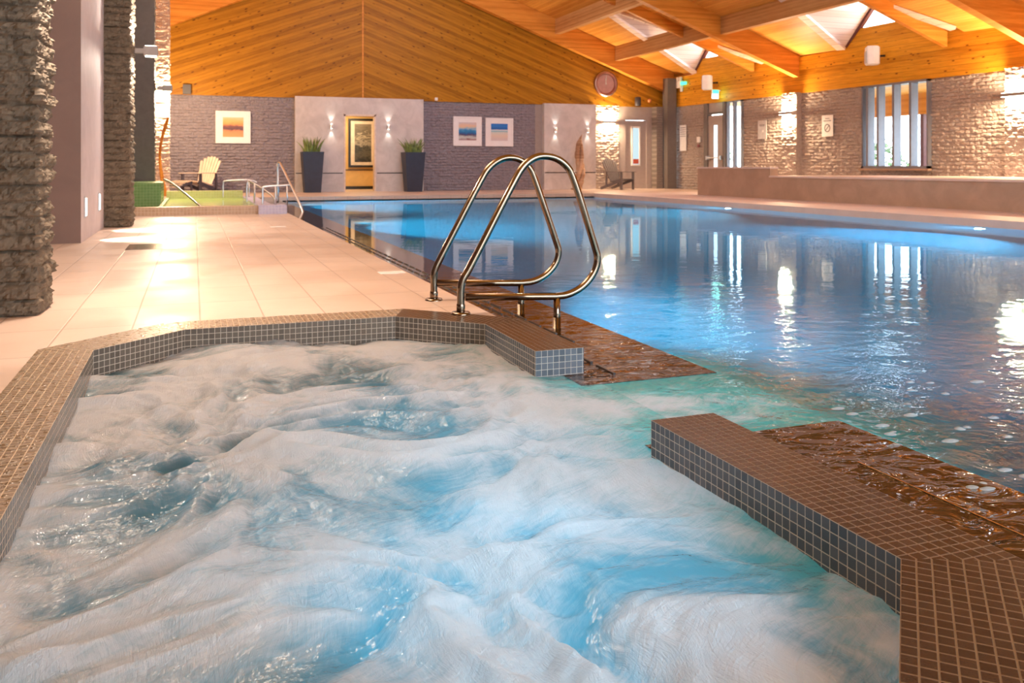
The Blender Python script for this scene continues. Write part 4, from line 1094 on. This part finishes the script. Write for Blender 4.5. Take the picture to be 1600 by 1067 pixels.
# ------------------------------------------------------------------ clock
t = thing('wall_clock', 'large round copper-coloured wall clock on the gable boards', 'clock', (12.86, Y1-.03, 3.50))
Mx = Matrix.Rotation(PI/2, 4, 'X')
copper = plain('copper_rim', (.30, .13, .10), .3, .7)
b = B(); lathe(b, [(.30, 0), (.43, 0), (.43, .05), (.38, .09), (.33, .07), (.31, .03)], 40, M=Mx, close=False); link('clock_rim', b, copper, t, True)
b = B(); lathe(b, [(.40, .088), (.418, .078), (.412, .070), (.385, .082)], 40, M=Mx, close=False); link('rim_highlight', b, M['satin'], t, True)
b = B(); lathe(b, [(.001, .0), (.33, .0), (.33, .03), (.001, .03)], 40, M=Mx); link('clock_face', b, plain('clock_face', (.42, .24, .22), .3, .2), t)
b = B(); bar(b, (0, -.045, -.03), (.015, -.045, .27), .016, .006, up=(0, 1, 0)); link('minute_hand', b, M['white'], t)
b = B(); bar(b, (0, -.05, -.02), (-.01, -.05, .17), .024, .006, up=(0, 1, 0)); link('hour_hand', b, M['white'], t)
b = B(); lathe(b, [(.02, .03), (.02, .056)], 14, M=Mx); link('hub', b, M['white'], t)

# ------------------------------------------------------------------ deck chairs
def adirondack(loc, rz, label, m_slat, m_leg, foot=False):
    """local +y is the sitter's forward direction"""
    t = thing('deck_chair', label, 'chair', loc, rz)
    b = B()
    for i in range(7):
        y = .30-i*.085; z = .36-(i*.085)*.22
        if i == 0: z -= .015
        box(b, -.27, .27, y-.036, y+.036, z-.01, z+.012)
    link('seat', b, m_slat, t)
    n = 7
    for i in range(n):
        s = (i-(n-1)/2)/((n-1)/2); L = .84-.13*s*s
        b = B(); p = Vector((s*.20, -.22, .24)); q = Vector((s*.30, -.22-L*.38, .24+L*.92))
        v = []
        d = (q-p).normalized(); nrm = Vector((0, .92, .38)).normalized(); sx = Vector((1, 0, 0))
        for off in (-.009, .009):
            v += [b.verts.new(p-sx*.032+nrm*off), b.verts.new(p+sx*.032+nrm*off), b.verts.new(q+sx*.042+nrm*off), b.verts.new(q+d*.02+nrm*off), b.verts.new(q-sx*.042+nrm*off)]
        b.faces.new(v[:5][::-1]); b.faces.new(v[5:])
        for k_ in range(5): b.faces.new((v[k_], v[(k_+1) % 5], v[5+(k_+1) % 5], v[5+k_]))
        link('back_slat', b, m_slat, t)
    for (h, wd) in ((.16, .24), (.48, .28)):
        b = B(); bar(b, (-wd, -.235-h*.38-.02, .24+h*.92), (wd, -.235-h*.38-.02, .24+h*.92), .05, .03); link('back_rail', b, m_leg, t)
    for s in (-1, 1):
        b = B(); box(b, s*.30-.045+s*.02, s*.30+.045+s*.02, -.42, .36, .56, .58); link('armrest', b, m_slat, t)
        b = B(); box(b, s*.29-.02, s*.29+.02, .24, .32, 0, .56); link('leg', b, m_leg, t)
        b = B(); bar(b, (s*.26, .34, .33), (s*.26, -.62, .03), .03, .09); link('leg', b, m_leg, t)
        b = B(); bar(b, (s*.29, -.34, .57), (s*.29, -.36, .08), .03, .06, up=(0, 1, 0)); link('leg', b, m_leg, t)
    if foot:
        b = B()
        for i in range(8):
            u = i/7; y = .42+u*.62; z = .36+.03*math.sin(u*PI)-.14*u*u
            box(b, -.26, .26, y-.034, y+.034, z-.01, z+.012)
        link('footrest', b, m_slat, t)
        b = B()
        for s in (-1, 1):
            bar(b, (s*.2, .5, .33), (s*.2, 1.0, .22), .03, .06); bar(b, (s*.2, .92, .24), (s*.2, 1.06, .0), .03, .06); bar(b, (s*.2, .55, .32), (s*.2, .48, .0), .03, .06)
        link('footrest_frame', b, m_leg, t)
adirondack((.12, Y1-1.15, 0), math.radians(140), 'cream slatted deck chair with footrest by the left far wall', M['chair_w'], M['chair_d'], True)
adirondack((13.0, Y1-.85, 0), math.radians(180+22), 'grey slatted deck chair under the far sconce beside the door', M['chair_g'], M['chair_g'])

# ------------------------------------------------------------------ driftwood pieces
def driftwood(loc, pts, radii, label, name='driftwood_sculpture', mat=None, flat=.45, base=True, seed=1):
    t = thing(name, label, 'driftwood', loc)
    b = B(); P_ = smooth_path(pts, 2); n = len(P_); N_ = 14
    rad = [radii[0]+(0)]; R_ = []
    for i in range(n):
        u = i/(n-1)*(len(radii)-1); a = int(min(u, len(radii)-2)); R_.append(radii[a]+(radii[a+1]-radii[a])*(u-a))
    rings = []
    for i, p in enumerate(P_):
        tw = i*.12; r = []
        for k_ in range(N_):
            th = 2*PI*k_/N_; rr_ = R_[i]*(1+.7*noise.noise(Vector((math.cos(th)*1.5, math.sin(th)*1.5, i*.09+seed))))
            x = rr_*math.cos(th); y = rr_*math.sin(th)*flat
            r.append(b.verts.new(p+Vector((x*math.cos(tw)-y*math.sin(tw), x*math.sin(tw)+y*math.cos(tw), 0))))
        rings.append(r)
    for i in range(n-1):
        for k_ in range(N_): b.faces.new((rings[i][k_], rings[i][(k_+1) % N_], rings[i+1][(k_+1) % N_], rings[i+1][k_]))
    b.faces.new(rings[0][::-1]); b.faces.new(rings[-1]); link('trunk', b, mat or M['drift'], t, True)
    if base:
        b = B(); lathe(b, [(.16, 0), (.17, .02), (.17, .05), (.15, .06)], 20); link('plinth_disc', b, M['drift'], t)
t = thing('driftwood_sculpture', 'tall twisted driftwood sculpture in front of the concrete panel', 'driftwood', (11.53, Y1-.62, 0))
for n_, (ph, r0, top, amp_) in enumerate(((0, .085, 1.80, .07), (2.2, .07, 1.62, .09), (4.3, .06, 1.42, .08), (5.3, .045, 1.05, .10))):
    b = B(); pts = []; rad = []
    for i in range(40):
        u = i/39; z = .05+u*(top-.05); an = ph+z*2.9
        pts.append((.02+.10*z+.08*math.sin(z*3.1)+amp_*math.cos(an), amp_*math.sin(an)*.8, z))
        rad.append(r0*(1.15-.35*u+.35*noise.noise(Vector((z*5, n_*3, 1))))*(1 if u < .85 else max(.12, (1-u)/.15)))
    tube(b, pts, .05, 10, rad)
    for v_ in b.verts: v_.co += Vector((noise.noise(v_.co*11), noise.noise(v_.co*11+Vector((5, 5, 5))), 0))*.022
    link('branch', b, M['drift'], t, True)
b = B(); lathe(b, [(.17, 0), (.18, .02), (.18, .05), (.16, .06)], 20); link('plinth_disc', b, M['drift'], t)
driftwood((-.50, 22.5, 0), [(-.18, 0, .02), (-.22, 0, .4), (-.28, 0, .9), (-.26, 0, 1.3), (-.17, 0, 1.7), (-.08, 0, 1.95)], [.07, .05, .045, .06, .07, .015],
          'tall curved orange wood carving beside the far brick pier', 'wood_carving', wood('orange_carving', (.75, .34, .05), (.45, .16, .02), 'alongx', .5, False, groove=0), seed=4, base=False)

# ------------------------------------------------------------------ heaters, speakers, signs
def heater(y, z, label):
    t = thing('wall_speaker', label, 'speaker', (XR(y), y, z))
    Mx = Matrix.Translation((-.42, 0, 0)) @ Matrix.Rotation(math.radians(-35), 4, 'Z')
    b = B(); prof = [(-.17, -.17), (.0, -.20), (.10, -.15), (.15, 0), (.10, .15), (.0, .20), (-.17, .17)]
    a = [b.verts.new(Mx @ Vector((x, yy, -.22))) for x, yy in prof]; c = [b.verts.new(Mx @ Vector((x, yy, .22))) for x, yy in prof]
    b.faces.new(a[::-1]); b.faces.new(c)
    for i in range(7): b.faces.new((a[i], a[(i+1) % 7], c[(i+1) % 7], c[i]))
    bmesh.ops.recalc_face_normals(b, faces=b.faces[:])
    bmesh.ops.bevel(b, geom=b.edges[:], offset=.02, segments=2, affect='EDGES'); link('casing', b, M['white'], t)
    b = B(); box(b, -.185, -.168, -.14, .14, -.18, .10, Mx); link('grille', b, plain('grey_grille', (.42, .43, .45), .5), t)
    b = B(); bar(b, (-.30, .05, 0), (.0, .05, .02), .05, .05); box(b, -.01, .0, -.04, .12, -.06, .08); link('bracket', b, M['black'], t)
heater(22.95, 3.36, 'white box speaker on a bracket above the exit sign')
heater(16.35, 3.42, 'white box speaker on a bracket above the tall window')
t = thing('exit_sign', 'glowing green and white exit sign hanging above the right door', 'exit sign', (XR(22.9)-.22, 22.85, 3.02))
b = B(); box(b, -.12, .12, -.03, .03, -.02, .12); link('sign_housing', b, M['white'], t)
b = B(); box(b, -.11, .11, -.034, -.028, .0, .11); link('green_panel', b, M['glow_green'], t)
b = B(); box(b, -.11, .11, -.02, .02, -.16, -.02); link('light_panel', b, M['glow_ex'], t)
b = B(); box(b, -.02, .22, -.01, .01, .08, .11); link('bracket', b, M['white'], t)
lamp('exit_glow', 'POINT', (XR(22.9)-.25, 22.72, 2.95), 3, (.3, 1, .7), .1)
t = thing('emergency_light', 'white emergency light with two heads and a green exit plate beside the corner column', 'emergency light', (XR(25.2)-.03, 25.0, 3.50))
b = B(); box(b, -.10, 0, -.16, .12, -.12, .12); link('lamp_case', b, M['white'], t)
for s in (-.1, .07):
    b = B(); lathe(b, [(.05, 0), (.06, .08), (.05, .12)], 14, (-.06, s, .12)); link('lamp_head', b, M['white'], t)
b = B(); box(b, -.12, -.02, -.42, -.18, -.04, .06); link('exit_plate', b, M['glow_green'], t)
def boxthing(name, label, cat, loc, size, mat, group=None):
    b = B(); x, y, z = size; box(b, -x/2, x/2, -y/2, y/2, -z/2, z/2)
    bmesh.ops.bevel(b, geom=b.edges[:], offset=min(size)*.15, segments=1, affect='EDGES')
    o = link(name, b, mat); o.location = loc; return tag(o, label, cat, group)
boxthing('motion_sensor', 'small white sensor under the emergency light', 'sensor', (XR(25)-.06, 24.9, 3.32), (.06, .10, .14), M['white'])
boxthing('ceiling_sensor', 'tiny white box on the gable foot right of the wide panel', 'sensor', (7.03, Y1-.06, 2.83), (.09, .06, .10), M['white'])
b = B(); lathe(b, [(.001, -.15), (.09, -.15), (.10, -.12), (.10, .14), (.001, .16)], 18)
o = link('wall_speaker', b, M['dkgrey'], None, True); o.location = (13.99, Y1-.20, 2.93); tag(o, 'dark round speaker above the far right door', 'speaker')
t = thing('wall_speaker', 'small dark cube speaker on the gable above the cream chair', 'speaker', (-.20, Y1-.03, 2.90))
b = B(); box(b, -.09, .12, -.20, -.06, -.13, .13); link('casing', b, M['dkgrey'], t)
b = B(); box(b, -.02, .02, -.06, 0, -.02, .02); link('bracket', b, M['satin'], t)
b = B(); lathe(b, [(.001, 0), (.06, .0), (.07, .03), (.03, .07), (.001, .08)], 16, M=Mx)
o = link('round_detector', b, plain('orange_detector', (.8, .3, .1), .4), None, True); o.location = (14.5, Y1-.05, 2.98); tag(o, 'small round orange detector left of the corner column', 'detector')
# notices
ink = plain('notice_ink', (.10, .09, .09), .6)
def notice(y, z, w_, h_, label, lines, symbol=None, m='white'):
    t = thing('notice_board', label, 'sign', (XR(y)-.02, y, z), 0, None)
    b = B(); box(b, -.015, 0, -w_/2, w_/2, -h_/2, h_/2); link('board', b, M[m], t)
    b = B()
    for (zz, f) in lines: box(b, -.018, -.0151, -w_/2*f, w_/2*f, zz-.008, zz+.008)
    link('printed_lines', b, ink, t)
    if symbol:
        Ms = Matrix.Translation((-.015, 0, symbol)) @ Matrix.Rotation(-PI/2, 4, 'Y')
        b = B(); r = w_*.26; lathe(b, [(r*.78, .001), (r, .001), (r, .004), (r*.78, .004)], 24, M=Ms, close=False)
        bar(b, (-.018, -r*.62, symbol+r*.62), (-.018, r*.62, symbol-r*.62), .003, r*.2, up=(0, 1, 1)); link('prohibition_ring', b, ink, t)
notice(18.29, 1.82, .42, .56, 'pale prohibition notice with a crossed ring right of the sconce', [(.19, .35), (.13, .7)], -.06)
plate = thing('notice_board', 'grey notice with small print left of the sconce', 'sign', (XR(20.88)-.02, 20.88, 1.82))
b = B(); box(b, -.015, 0, -.20, .20, -.27, .27); link('board', b, plain('grey_notice', (.50, .49, .50), .3), plate)
b = B(); box(b, -.018, -.0151, -.12, .12, .13, .145); box(b, -.018, -.0151, -.10, .10, .10, .112); link('printed_lines', b, ink, plate)
b = B(); lathe(b, [(.03, .001), (.03, .004)], 14, M=Matrix.Translation((-.015, -.04, -.05)) @ Matrix.Rotation(-PI/2, 4, 'Y')); link('white_dot', b, M['glow_w'] if False else M['white'], plate)
notice(24.87, 1.70, .40, .86, 'tall narrow list of rules on the right wall next to the corner', [(.34-.07*i, .8) for i in range(5)])
boxthing('alarm_box', 'small white switch box left of the right wall door', 'alarm box', (XR(23.95)-.04, 23.98, 1.62), (.05, .18, .18), M['white'])
b = B(); lathe(b, [(.001, 0), (.05, 0), (.05, .04), (.001, .05)], 14, M=Matrix.Rotation(-PI/2, 4, 'Y'))
o = link('alarm_button', b, plain('dark_red_alarm', (.22, .04, .05), .4)); o.location = (XR(23.95)-.03, 23.98, 1.42); tag(o, 'dark red alarm button under the white switch box', 'alarm button')
# markers in the deck
for (x, y, lb) in ((1.31, 5.98+.0, 'white depth marker tile in the deck near the handrails'), (.98, 11.0, 'white marker tile in the deck near the spa step')):
    b = B(); box(b, x-.09, x+.09, y-.06, y+.06, -.002, .003)
    tag(link('marker_tile', b, plain('white_marker_tile', (.85, .83, .80), .3)), lb, 'marker tile')
# deck drain
t = thing('floor_drain', 'square steel drain grating glinting in the deck by the wall lights', 'drain', (-.36, 8.7, 0))
b = B(); box(b, -.22, .22, -.30, .30, -.004, .002); link('drain_frame', b, plain('wet_drain_steel', (.45, .36, .30), .15, .6), t)

# unseen rear wall; its wide open gap is added to let daylight in
bm = B(); box(bm, -4.1, 0.5, -3.2, -3, 0, 7.5); box(bm, 8, 17, -3.2, -3, 0, 6.5); box(bm, .5, 8, -3.2, -3, 3.6, 7.9); box(bm, .5, 8, -3.2, -3, -.3, .3)
struct('wall_rear', bm, M['plaster'], 'plain unseen wall behind the whirlpool with a wide opening added for daylight', 'wall')
